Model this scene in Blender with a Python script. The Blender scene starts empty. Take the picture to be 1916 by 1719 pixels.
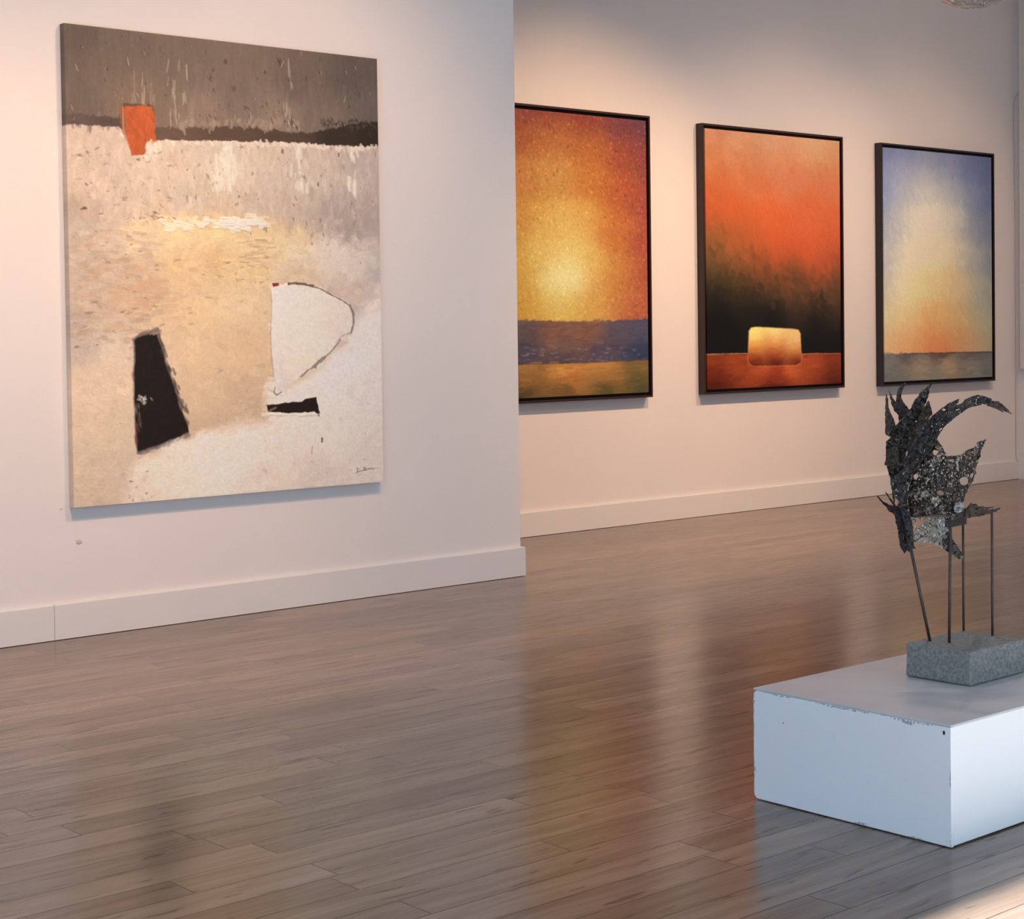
import bpy, bmesh, math, random
import numpy as np
from mathutils import Vector, Matrix
from mathutils.geometry import delaunay_2d_cdt

scene = bpy.context.scene
COL = scene.collection

# ------------------------------------------------------------------ camera
CAM_H = 1.5
FOCAL, PX, PY = 3252.664, 958.0, 711.648          # in pixels of the 1916 x 1719 frame
RIGHT = Vector((0.752512, -0.658441, -0.013439))
UP = Vector((0.029321, 0.013110, 0.999484))
FWD = Vector((0.657926, 0.752518, -0.029171))
cam_data = bpy.data.cameras.new('camera')
cam = bpy.data.objects.new('camera', cam_data)
COL.objects.link(cam)
rot = Matrix((RIGHT, UP, -FWD)).transposed().to_4x4()
cam.matrix_world = Matrix.Translation((0, 0, CAM_H)) @ rot
cam_data.sensor_fit = 'HORIZONTAL'
cam_data.sensor_width = 36.0
cam_data.lens = FOCAL / 1916.0 * 36.0
cam_data.shift_x = 0.0
cam_data.shift_y = -(859.5 - PY) / 1916.0
cam_data.clip_end = 200
scene.camera = cam

# ------------------------------------------------------------------ world, sun, lamps, exposure
scene.view_settings.view_transform = 'Standard'
scene.view_settings.look = 'None'
scene.view_settings.exposure = 0.0
scene.view_settings.gamma = 1.0
scene.view_settings.use_curve_mapping = False

world = bpy.data.worlds.new('sky')
scene.world = world
world.use_nodes = True
wn = world.node_tree.nodes
wl = world.node_tree.links
wn.clear()
w_out = wn.new('ShaderNodeOutputWorld')
w_bg = wn.new('ShaderNodeBackground')
w_bg.inputs['Color'].default_value = (0.52, 0.74, 1.0, 1)
w_bg.inputs['Strength'].default_value = 3.8
wl.new(w_bg.outputs[0], w_out.inputs[0])

YA, YB, XC, XR = 7.9232, 9.3815, 6.9777, 14.645    # partition face, back wall, partition end, far end wall
CEIL = 5.0
WIN_Y = -1.0


def sun_lamp(direction, strength, color):
    d = bpy.data.lights.new('sun', 'SUN')
    d.energy = strength
    d.color = color
    d.angle = math.radians(0.7)
    o = bpy.data.objects.new('sun', d)
    COL.objects.link(o)
    o.rotation_euler = Vector(direction).to_track_quat('-Z', 'Y').to_euler()
    return o


SUN_EL = math.atan2(3.0, 2.70 - (WIN_Y + 0.0))
sun_lamp((0.0, math.cos(SUN_EL), -math.sin(SUN_EL)), 34.0, (0.95, 1.0, 1.0))


def daylight_portal(loc, direction, sx, sy):
    """guides the sky light through a window opening (gives no light of its own)"""
    d = bpy.data.lights.new('window_portal', 'AREA')
    d.shape = 'RECTANGLE'
    d.size, d.size_y = sx, sy
    d.cycles.is_portal = True
    o = bpy.data.objects.new('window_portal', d)
    COL.objects.link(o)
    o.location = loc
    o.rotation_euler = Vector(direction).to_track_quat('-Z', 'Y').to_euler()


WX0, WX1, WZ0, WZ1 = 3.25, 6.8, 0.12, 3.0            # shop window in the front wall
SY0, SY1, SZ0, SZ1 = -0.4, 5.0, 0.2, 3.1             # unseen window, added in the side wall for cool light on the plinth
daylight_portal(((WX0 + WX1) / 2, WIN_Y - 0.06, (WZ0 + WZ1) / 2), (0, 1, 0), WX1 - WX0, WZ1 - WZ0)
daylight_portal((-1.275, (SY0 + SY1) / 2, (SZ0 + SZ1) / 2), (1, 0, 0), SY1 - SY0, SZ1 - SZ0)


def spot(loc, target, watts, color, size_deg, blend, radius=0.03):
    d = bpy.data.lights.new('track_or_fill_spot', 'SPOT')
    d.energy = watts
    d.color = color
    d.spot_size = math.radians(size_deg)
    d.spot_blend = blend
    d.shadow_soft_size = radius
    o = bpy.data.objects.new('track_or_fill_spot', d)
    COL.objects.link(o)
    o.location = loc
    o.rotation_euler = (Vector(target) - Vector(loc)).to_track_quat('-Z', 'Y').to_euler()
    return o


WARM = (1.0, 0.575, 0.30)
spot((3.2, YA - 2.5, 4.7), (3.2, YA, 0.7), 225, WARM, 88, 1.0)
spot((5.3, YA - 2.5, 4.7), (5.1, YA, 1.2), 265, WARM, 84, 1.0)
spot((3.3, YA - 2.8, 4.8), (3.5, YA, 0.1), 310, WARM, 62, 1.0)
spot((8.8, YB - 3.1, 4.8), (8.9, YB, 0.7), 575, WARM, 76, 0.9)
spot((10.0, YB - 3.1, 4.8), (10.0, YB, 1.2), 75, WARM, 66, 1.0)
spot((11.5, YB - 3.1, 4.8), (11.2, YB, 0.6), 315, WARM, 80, 0.95)
spot((13.2, YB - 3.1, 4.8), (13.0, YB, 1.2), 145, WARM, 74, 0.9)
spot((6.0, 4.8, 4.9), (6.0, 5.0, 0.0), 150, (1.0, 0.80, 0.72), 165, 1.0, 0.15)  # wide fill without a fixture, added to lift the partition side
spot((11.2, 6.2, 4.9), (11.2, 6.4, 0.0), 190, (1.0, 0.79, 0.70), 168, 0.8, 0.15)  # second added fill, lifts the back wall, no track lamp
fill_light = bpy.data.lights.new('fill_point', 'POINT')  # unseen point fill, added to brighten the upper right back wall
fill_light.energy = 22
fill_light.color = (1.0, 0.80, 0.68)
fill_light.shadow_soft_size = 0.12
fill_light_o = bpy.data.objects.new('fill_point', fill_light)
COL.objects.link(fill_light_o)
fill_light_o.location = (13.0, 6.6, 4.6)


# ------------------------------------------------------------------ helpers: objects
def link(o, parent=None):
    COL.objects.link(o)
    if parent is not None:
        o.parent = parent
        o.matrix_parent_inverse = Matrix.Translation(-parent.location)
    return o


def thing(name, label, cat, loc=(0, 0, 0), group=None):
    o = bpy.data.objects.new(name, None)
    o.empty_display_size = 0.1
    o.location = loc
    COL.objects.link(o)
    o['label'] = label
    o['category'] = cat
    if group:
        o['group'] = group
    return o


def obj(name, bm, mat, parent=None, smooth=False):
    me = bpy.data.meshes.new(name)
    bm.normal_update()
    bm.to_mesh(me)
    bm.free()
    if smooth:
        for p in me.polygons:
            p.use_smooth = True
    o = bpy.data.objects.new(name, me)
    if mat is not None:
        me.materials.append(mat)
    return link(o, parent)


def struct(o, label=None):
    o['kind'] = 'structure'
    if label:
        o['label'] = label
    return o


def box(bm, x0, x1, y0, y1, z0, z1):
    vs = [bm.verts.new((x, y, z)) for x in (x0, x1) for y in (y0, y1) for z in (z0, z1)]
    for q in ((0, 1, 3, 2), (4, 6, 7, 5), (0, 4, 5, 1), (2, 3, 7, 6), (0, 2, 6, 4), (1, 5, 7, 3)):
        bm.faces.new([vs[i] for i in q])
    return vs


def bevel_all(bm, off, seg=2):
    bmesh.ops.bevel(bm, geom=bm.edges[:], offset=off, segments=seg, affect='EDGES', profile=0.5)


def tube(bm, pts, radii, n=10, cap=True):
    pts = [Vector(p) for p in pts]
    if not hasattr(radii, '__len__'):
        radii = [radii] * len(pts)
    rings = []
    up = Vector((0.31, 0.17, 0.93)).normalized()
    for i, p in enumerate(pts):
        t = (pts[min(i + 1, len(pts) - 1)] - pts[max(i - 1, 0)]).normalized()
        a = t.cross(up)
        if a.length < 1e-3:
            a = t.cross(Vector((1, 0, 0)))
        a.normalize()
        b = t.cross(a).normalized()
        rings.append([bm.verts.new(p + (a * math.cos(2 * math.pi * k / n) + b * math.sin(2 * math.pi * k / n)) * radii[i]) for k in range(n)])
    for r0, r1 in zip(rings, rings[1:]):
        for k in range(n):
            bm.faces.new((r0[k], r0[(k + 1) % n], r1[(k + 1) % n], r1[k]))
    if cap:
        bm.faces.new(rings[0][::-1])
        bm.faces.new(rings[-1])


def at(px, py, depth):
    """point seen at pixel (px, py) of the 1916 x 1719 frame, at the given distance along the view axis"""
    return Vector((0, 0, CAM_H)) + (FWD + RIGHT * ((px - PX) / FOCAL) - UP * ((py - PY) / FOCAL)) * depth


# ------------------------------------------------------------------ helpers: materials
def lin(c):
    c = np.asarray(c, float) / 255.0
    return np.where(c <= 0.04045, c / 12.92, ((c + 0.055) / 1.055) ** 2.4)


class Nodes:
    def __init__(self, name):
        self.m = bpy.data.materials.new(name)
        self.m.use_nodes = True
        self.t = self.m.node_tree
        self.t.nodes.clear()
        self.out = self.t.nodes.new('ShaderNodeOutputMaterial')
        self.b = self.t.nodes.new('ShaderNodeBsdfPrincipled')
        self.t.links.new(self.b.outputs[0], self.out.inputs[0])

    def n(self, typ, **kw):
        nd = self.t.nodes.new(typ)
        for k, v in kw.items():
            setattr(nd, k, v)
        return nd

    def set(self, sock, v):
        if isinstance(v, bpy.types.NodeSocket):
            self.t.links.new(v, sock)
        elif v is not None:
            if hasattr(sock.default_value, '__len__') and not hasattr(v, '__len__'):
                v = [v] * len(sock.default_value)
            if hasattr(v, '__len__') and len(v) == 3 and len(sock.default_value) == 4:
                v = tuple(v) + (1.0,)
            sock.default_value = v

    def math(self, op, a, b=0.0, c=0.0, clamp=False):
        nd = self.n('ShaderNodeMath', operation=op, use_clamp=clamp)
        for s, v in zip(nd.inputs, (a, b, c)):
            self.set(s, v)
        return nd.outputs[0]

    def noise(self, vec, scale=5.0, detail=3.0, rough=0.55, dist=0.0, dim='3D'):
        nd = self.n('ShaderNodeTexNoise', noise_dimensions=dim)
        self.set(nd.inputs['Vector'], vec)
        nd.inputs['Scale'].default_value = scale
        nd.inputs['Detail'].default_value = detail
        nd.inputs['Roughness'].default_value = rough
        nd.inputs['Distortion'].default_value = dist
        return nd.outputs['Fac']

    def ramp(self, f, a, b, lo=0.0, hi=1.0):
        nd = self.n('ShaderNodeMapRange')
        nd.interpolation_type = 'SMOOTHSTEP'
        self.set(nd.inputs[0], f)
        for i, v in zip((1, 2, 3, 4), (a, b, lo, hi)):
            nd.inputs[i].default_value = v
        return nd.outputs[0]

    def mix(self, f, a, b, blend='MIX'):
        nd = self.n('ShaderNodeMix', data_type='RGBA', blend_type=blend)
        self.set(nd.inputs[0], f)
        self.set(nd.inputs[6], a)
        self.set(nd.inputs[7], b)
        return nd.outputs[2]

    def mapping(self, vec, scale=(1, 1, 1), loc=(0, 0, 0)):
        nd = self.n('ShaderNodeMapping')
        self.set(nd.inputs['Vector'], vec)
        nd.inputs['Scale'].default_value = scale
        nd.inputs['Location'].default_value = loc
        return nd.outputs[0]

    def xyz(self, x, y, z):
        nd = self.n('ShaderNodeCombineXYZ')
        for s, v in zip(nd.inputs, (x, y, z)):
            self.set(s, v)
        return nd.outputs[0]

    def pos(self):
        return self.n('ShaderNodeNewGeometry').outputs['Position']

    def sep(self, v):
        nd = self.n('ShaderNodeSeparateXYZ')
        self.set(nd.inputs[0], v)
        return nd.outputs

    def bump(self, h, strength=0.2, dist=0.01):
        nd = self.n('ShaderNodeBump')
        nd.inputs['Strength'].default_value = strength
        nd.inputs['Distance'].default_value = dist
        self.set(nd.inputs['Height'], h)
        self.t.links.new(nd.outputs[0], self.b.inputs['Normal'])

    def p(self, **kw):
        for k, v in kw.items():
            self.set(self.b.inputs[k.replace('_', ' ')], v)
        return self


def wall_paint(name, col=(0.80, 0.79, 0.775), rough=0.55):
    N = Nodes(name)
    P = N.pos()
    f = N.ramp(N.noise(P, 1.3, 4), 0.3, 0.7, 0.0, 1.0)
    c = N.mix(f, tuple(col), tuple(np.array(col) * 0.975))
    N.p(Base_Color=c, Roughness=rough)
    N.b.inputs['Specular IOR Level'].default_value = 0.3
    N.bump(N.noise(P, 140, 2), 0.06, 0.004)
    return N.m


M_wall = wall_paint('white_wall_paint', (0.82, 0.79, 0.77))
M_trim = wall_paint('white_trim_paint', (0.78, 0.77, 0.76), 0.4)
M_ceil = wall_paint('ceiling_paint', (0.72, 0.72, 0.71), 0.7)


def floor_material():
    N = Nodes('laminate_planks')
    W, L = 0.142, 1.22
    x, y, z = N.sep(N.pos())
    yr = N.math('DIVIDE', N.math('SUBTRACT', y, 2.634), W)
    row = N.math('FLOOR', yr)
    fy = N.math('SUBTRACT', yr, row)
    wn1 = N.n('ShaderNodeTexWhiteNoise', noise_dimensions='1D')
    N.set(wn1.inputs['W'], row)
    xs = N.math('ADD', N.math('DIVIDE', x, L), N.math('MULTIPLY', wn1.outputs['Value'], 7.3))
    pl = N.math('FLOOR', xs)
    fx = N.math('SUBTRACT', xs, pl)
    wn2 = N.n('ShaderNodeTexWhiteNoise', noise_dimensions='2D')
    N.set(wn2.inputs['Vector'], N.xyz(row, pl, 0.0))
    rnd = wn2.outputs['Value']
    rc = N.sep(wn2.outputs['Color'])
    # grain, shifted per plank
    gx = N.math('ADD', x, N.math('MULTIPLY', rc[0], 37.0))
    gy = N.math('ADD', y, N.math('MULTIPLY', rc[1], 19.0))
    warp = N.noise(N.xyz(N.math('MULTIPLY', gx, 1.6), N.math('MULTIPLY', gy, 4.0), 0.0), 1.0, 2)
    gyw = N.math('ADD', gy, N.math('MULTIPLY', N.math('SUBTRACT', warp, 0.5), 0.09))
    band = N.noise(N.xyz(N.math('MULTIPLY', gx, 0.9), N.math('MULTIPLY', gyw, 17.0), 0.0), 1.0, 4, 0.6)
    fine = N.noise(N.xyz(N.math('MULTIPLY', gx, 5.0), N.math('MULTIPLY', gyw, 110.0), 0.0), 1.0, 3, 0.6)
    cloud = N.noise(N.xyz(N.math('MULTIPLY', gx, 2.2), N.math('MULTIPLY', gy, 6.0), 3.0), 1.0, 3, 0.5)
    streak = N.noise(N.xyz(N.math('MULTIPLY', gx, 4.6), N.math('MULTIPLY', gyw, 34.0), 7.0), 1.0, 2, 0.45)
    light = (0.215, 0.149, 0.110)
    mid = (0.147, 0.093, 0.061)
    tan = (0.150, 0.075, 0.040)
    dark = (0.057, 0.029, 0.017)
    c = N.mix(N.ramp(band, 0.34, 0.68), light, mid)
    c = N.mix(N.math('MULTIPLY', N.ramp(cloud, 0.52, 0.75), 0.55), c, tan)
    c = N.mix(N.math('MULTIPLY', N.ramp(fine, 0.42, 0.75), 0.45), c, (0.125, 0.08, 0.056))
    c = N.mix(N.math('MULTIPLY', N.ramp(band, 0.60, 0.72), 0.35), c, (0.10, 0.06, 0.04))
    c = N.mix(N.math('MULTIPLY', N.ramp(streak, 0.635, 0.70), 0.85), c, dark)
    # plank to plank tone
    tone = N.ramp(rnd, 0.0, 1.0, 0.78, 1.12)
    c = N.mix(1.0, c, N.xyz(tone, tone, N.math('MULTIPLY', tone, N.ramp(rc[2], 0, 1, 0.94, 1.05))), 'MULTIPLY')
    # joints
    ey = N.math('MULTIPLY', N.math('MINIMUM', fy, N.math('SUBTRACT', 1.0, fy)), W)
    ex = N.math('MULTIPLY', N.math('MINIMUM', fx, N.math('SUBTRACT', 1.0, fx)), L)
    seam = N.math('MULTIPLY', N.ramp(N.math('MINIMUM', ey, ex), 0.0010, 0.0032, 1.0, 0.0), 0.85)
    c = N.mix(seam, c, (0.035, 0.024, 0.018))
    N.p(Base_Color=c, Roughness=N.ramp(fine, 0.2, 0.8, 0.17, 0.26))
    gloss = N.math('MULTIPLY', N.ramp(band, 0.3, 0.7, 0.78, 0.46), N.ramp(streak, 0.60, 0.70, 1.0, 0.55))
    gloss = N.math('MULTIPLY', gloss, N.math('SUBTRACT', 1.0, N.math('MULTIPLY', seam, 0.8)))
    gloss = N.math('MULTIPLY', gloss, N.ramp(fine, 0.35, 0.75, 1.08, 0.8))
    gloss = N.math('MULTIPLY', gloss, N.ramp(rnd, 0.0, 1.0, 0.86, 1.12))
    N.set(N.b.inputs['Specular IOR Level'], gloss)
    h = N.math('SUBTRACT', N.math('MULTIPLY', fine, 0.25), N.math('MULTIPLY', seam, 1.0))
    N.bump(h, 0.05, 0.002)
    return N.m


M_floor = floor_material()

# ------------------------------------------------------------------ the room
X_LEFT = -1.2
bm = bmesh.new(); box(bm, X_LEFT - 0.2, XR + 0.2, WIN_Y - 0.25, YB + 0.2, -0.12, 0.0)
struct(obj('floor', bm, M_floor))
bm = bmesh.new(); box(bm, X_LEFT - 0.2, XR + 0.2, WIN_Y - 0.25, YB + 0.2, CEIL, CEIL + 0.12)
struct(obj('ceiling', bm, M_ceil))
bm = bmesh.new(); box(bm, X_LEFT, XC, YA, YA + 0.16, 0.0, CEIL)
wall_left = struct(obj('wall_left', bm, M_wall))
bm = bmesh.new(); box(bm, X_LEFT - 0.15, XR + 0.15, YB, YB + 0.15, 0.0, CEIL)
struct(obj('wall_back', bm, M_wall))
bm = bmesh.new(); box(bm, XR, XR + 0.15, WIN_Y, YB, 0.0, CEIL)
struct(obj('wall_right', bm, M_wall))
bm = bmesh.new()
box(bm, X_LEFT - 0.15, X_LEFT, WIN_Y, SY0, 0.0, CEIL)
box(bm, X_LEFT - 0.15, X_LEFT, SY1, YB, 0.0, CEIL)
box(bm, X_LEFT - 0.15, X_LEFT, SY0, SY1, 0.0, SZ0)
box(bm, X_LEFT - 0.15, X_LEFT, SY0, SY1, SZ1, CEIL)
struct(obj('wall_side', bm, M_wall))
# shop window wall behind the camera
bm = bmesh.new()
box(bm, X_LEFT - 0.15, WX0, WIN_Y - 0.12, WIN_Y, 0, CEIL)
box(bm, WX1, XR + 0.15, WIN_Y - 0.12, WIN_Y, 0, CEIL)
box(bm, WX0, WX1, WIN_Y - 0.12, WIN_Y, 0, WZ0)
box(bm, WX0, WX1, WIN_Y - 0.12, WIN_Y, WZ1, CEIL)
struct(obj('wall_front', bm, M_wall))
bm = bmesh.new()
for xx in (WX0, WX1 - 0.08):
    box(bm, xx, xx + 0.08, WIN_Y - 0.1, WIN_Y - 0.02, WZ0, WZ1)
N = Nodes('dark_window_metal'); N.p(Base_Color=(0.05, 0.05, 0.055), Roughness=0.4, Metallic=0.6)
struct(obj('window_1', bm, N.m))
bm = bmesh.new()  # frame of the added side opening
for yy in (SY0, SY1 - 0.08):
    box(bm, X_LEFT - 0.1, X_LEFT - 0.02, yy, yy + 0.08, SZ0, SZ1)
for zz in (SZ0, SZ1 - 0.08):
    box(bm, X_LEFT - 0.1, X_LEFT - 0.02, SY0 + 0.08, SY1 - 0.08, zz, zz + 0.08)
struct(obj('added_side_window', bm, N.m))

# baseboards
BT = 0.022


def board(bm, x0, x1, y0, y1, h):
    b2 = bmesh.new()
    box(b2, x0, x1, y0, y1, 0.003, h)
    bmesh.ops.bevel(b2, geom=[e for e in b2.edges if all(v.co.z > h - 1e-4 for v in e.verts)], offset=0.004, segments=2, affect='EDGES')
    me = bpy.data.meshes.new('tmp'); b2.to_mesh(me); b2.free()
    bm.from_mesh(me); bpy.data.meshes.remove(me)


bm = bmesh.new()
board(bm, X_LEFT, 3.8975, YA - BT, YA, 0.1765)
board(bm, 3.9, XC + BT, YA - BT, YA, 0.177)
board(bm, XC, XC + BT, YA, YA + 0.16, 0.177)
struct(obj('baseboard_left', bm, M_trim))
bm = bmesh.new(); board(bm, X_LEFT, XR, YB - BT, YB, 0.1793)
struct(obj('baseboard_back', bm, M_trim))

# filled screw hole and pin hole in the partition
N = Nodes('wall_filler'); N.p(Base_Color=(0.60, 0.53, 0.49), Roughness=0.8)
M_fill = N.m
for cx, cz, r in ((4.048, 0.4726, 0.017), (3.957, 0.645, 0.006)):
    bm = bmesh.new()
    v0 = bm.verts.new((cx, YA - 0.004, cz))
    ring = [bm.verts.new((cx + r * (1 + 0.25 * math.sin(3 * k)) * math.cos(k * math.pi / 6), YA - 0.0005, cz + r * 0.8 * math.sin(k * math.pi / 6))) for k in range(12)]
    for k in range(12):
        bm.faces.new((v0, ring[k], ring[(k + 1) % 12]))
    obj('screw_hole_patch', bm, M_fill, wall_left)


# ------------------------------------------------------------------ painting engine
def smooth(t):
    return t * t * (3 - 2 * t)


def vnoise(h, w, cy, cx, rng):
    g = rng.random((cy + 2, cx + 2))
    yy = np.linspace(0, cy, h, endpoint=False); xx = np.linspace(0, cx, w, endpoint=False)
    yi = yy.astype(int); xi = xx.astype(int)
    fy = smooth(yy - yi)[:, None]; fx = smooth(xx - xi)[None, :]
    a = g[yi][:, xi]; b = g[yi][:, xi + 1]; c = g[yi + 1][:, xi]; d = g[yi + 1][:, xi + 1]
    return (a * (1 - fx) + b * fx) * (1 - fy) + (c * (1 - fx) + d * fx) * fy


def fbm(h, w, cy, cx, rng, octv=4, gain=0.55):
    out = np.zeros((h, w)); a = 1.0; s = 0.0
    for _ in range(octv):
        out += a * vnoise(h, w, max(1, int(cy)), max(1, int(cx)), rng); s += a
        a *= gain; cy *= 2; cx *= 2
    return out / s


class Canvas:
    """a painter's canvas; marks are given in the sketch coordinates of its four corners"""
    def __init__(self, w, h, quad, seed):
        self.w, self.h = w, h
        src = np.array(quad, float)
        dst = np.array([(0, 0), (w, 0), (w, h), (0, h)], float)
        A = []; b = []
        for (x, y), (u, v) in zip(dst, src):
            A.append([x, y, 1, 0, 0, 0, -u * x, -u * y]); b.append(u)
            A.append([0, 0, 0, x, y, 1, -v * x, -v * y]); b.append(v)
        H = np.append(np.linalg.solve(np.array(A), np.array(b)), 1).reshape(3, 3)
        self.Hi = np.linalg.inv(H)
        gy, gx = np.mgrid[0:h, 0:w] + 0.5
        q = np.stack([gx, gy, np.ones_like(gx)], -1) @ H.T
        self.X = q[..., 0] / q[..., 2]; self.Y = q[..., 1] / q[..., 2]
        self.img = np.zeros((h, w, 3)); self.hgt = np.zeros((h, w))
        self.rng = np.random.default_rng(seed)

    def uv(self, x, y):
        q = self.Hi @ np.array([x, y, 1.0])
        return q[0] / q[2], q[1] / q[2]

    def field(self, pts, power=1.6, warp=0.0, sx=1.0, sy=1.0, wscale=8, sigma=0.0):
        X, Y = self.X, self.Y
        if warp:
            X = X + warp * (fbm(self.h, self.w, wscale, wscale, self.rng) - 0.5) * 2
            Y = Y + warp * (fbm(self.h, self.w, wscale, wscale, self.rng) - 0.5) * 2
        num = 0; den = 0
        for x, y, c in pts:
            d2 = ((X - x) * sx) ** 2 + ((Y - y) * sy) ** 2 + 60.0
            wgt = np.exp(-d2 / (2 * sigma * sigma)) + 1e-7 * (d2 / 1e4) ** -2.0 if sigma else d2 ** -power
            num = num + wgt[..., None] * np.array(c, float); den = den + wgt
        return num / den[..., None]

    def below(self, line, soft=1.0, jag=0.0, jfreq=60):
        """mask of everything under a polyline"""
        xs, ys = zip(*line)
        b = np.interp(self.X, xs, ys)
        if jag:
            b = b + jag * (fbm(self.h, self.w, 6, jfreq, self.rng, 3) - 0.5) * 2
        return np.clip((self.Y - b) / soft + 0.5, 0, 1)

    def poly(self, pts, soft=1.2, jag=0.0, jf=90):
        X, Y = self.X, self.Y
        if jag:
            X = X + jag * (fbm(self.h, self.w, jf, jf, self.rng, 2) - 0.5) * 2
            Y = Y + jag * (fbm(self.h, self.w, jf, jf, self.rng, 2) - 0.5) * 2
        ins = np.zeros(X.shape, bool); dist = np.full(X.shape, 1e9)
        n = len(pts)
        for i in range(n):
            (x0, y0), (x1, y1) = pts[i], pts[(i + 1) % n]
            cond = ((y0 > Y) != (y1 > Y))
            xin = x0 + (Y - y0) * (x1 - x0) / ((y1 - y0) if abs(y1 - y0) > 1e-9 else 1e-9)
            ins ^= cond & (X < xin)
            dx, dy = x1 - x0, y1 - y0
            t = np.clip(((X - x0) * dx + (Y - y0) * dy) / (dx * dx + dy * dy + 1e-9), 0, 1)
            dist = np.minimum(dist, np.hypot(X - x0 - t * dx, Y - y0 - t * dy))
        sd = np.where(ins, dist, -dist)
        return np.clip(sd / soft + 0.5, 0, 1)

    def lay(self, mask, col, height=0.0):
        col = np.asarray(col, float)
        m = mask[..., None]
        self.img = self.img * (1 - m) + col * m
        if height:
            self.hgt += mask * height

    def line(self, pts, width, col, alpha=1.0, rough=0.5):
        X, Y = self.X, self.Y
        dist = np.full(X.shape, 1e9)
        for (x0, y0), (x1, y1) in zip(pts, pts[1:]):
            dx, dy = x1 - x0, y1 - y0
            t = np.clip(((X - x0) * dx + (Y - y0) * dy) / (dx * dx + dy * dy + 1e-9), 0, 1)
            dist = np.minimum(dist, np.hypot(X - x0 - t * dx, Y - y0 - t * dy))
        n = fbm(self.h, self.w, 120, 120, self.rng, 2)
        wv = width * (1 - rough + 2 * rough * n)
        self.lay(np.clip((wv - dist) / 0.9 + 0.5, 0, 1) * alpha, col)

    def stroke(self, x, y, ln, wd, ang, col, alpha=0.9, height=0.3, taper=False):
        u, v = self.uv(x, y)
        r = int(max(ln, wd)) + 2
        x0, x1 = max(0, int(u) - r), min(self.w, int(u) + r + 1)
        y0, y1 = max(0, int(v) - r), min(self.h, int(v) + r + 1)
        if x1 <= x0 or y1 <= y0:
            return
        gy, gx = np.mgrid[y0:y1, x0:x1]
        dx = gx + 0.5 - u; dy = gy + 0.5 - v
        ca, sa = math.cos(ang), math.sin(ang)
        a = dx * ca + dy * sa; b = -dx * sa + dy * ca
        bristle = self.rng.random(int(2 * wd) + 6)
        bi = np.clip((b + wd + 2).astype(int), 0, len(bristle) - 1)
        br = bristle[bi]
        w_eff = wd * (1 - np.clip(np.abs(a) / ln, 0, 1) ** 2 * (0.8 if taper else 0.25))
        m = np.clip(w_eff - np.abs(b) + 0.5, 0, 1) * np.clip((ln * (0.75 + 0.25 * br) - np.abs(a)) / 1.2 + 0.5, 0, 1)
        m = m * alpha * (0.72 + 0.28 * br)
        self.img[y0:y1, x0:x1] = self.img[y0:y1, x0:x1] * (1 - m[..., None]) + (np.asarray(col, float) * (0.97 + 0.06 * br[..., None])) * m[..., None]
        rim = np.clip(np.abs(b) / max(wd, 1), 0, 1)
        self.hgt[y0:y1, x0:x1] = np.maximum(self.hgt[y0:y1, x0:x1] * (1 - 0.5 * m), m * height * (0.5 + 0.5 * rim) + self.hgt[y0:y1, x0:x1] * 0.5)

    def scatter(self, n, region, ln, wd, ang, jit, alpha=0.6, height=0.3, mask=None, dang=0.3, shift=2.0):
        """n strokes that carry the paint already under them, a little lighter or darker"""
        x0, y0, x1, y1 = region
        R = self.rng
        for _ in range(n):
            x = R.uniform(x0, x1); y = R.uniform(y0, y1)
            u, v = self.uv(x + R.normal(0, shift), y + R.normal(0, shift))
            iu, iv = int(u), int(v)
            if not (0 <= iu < self.w and 0 <= iv < self.h):
                continue
            if mask is not None and mask[iv, iu] < R.random():
                continue
            c = self.img[iv, iu] * (1 + R.normal(0, jit)) + R.normal(0, jit * 14, 3)
            self.stroke(x, y, R.uniform(*ln), R.uniform(*wd), ang + R.normal(0, dang), np.clip(c, 3, 252), alpha, height * R.uniform(0.3, 1))


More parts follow.
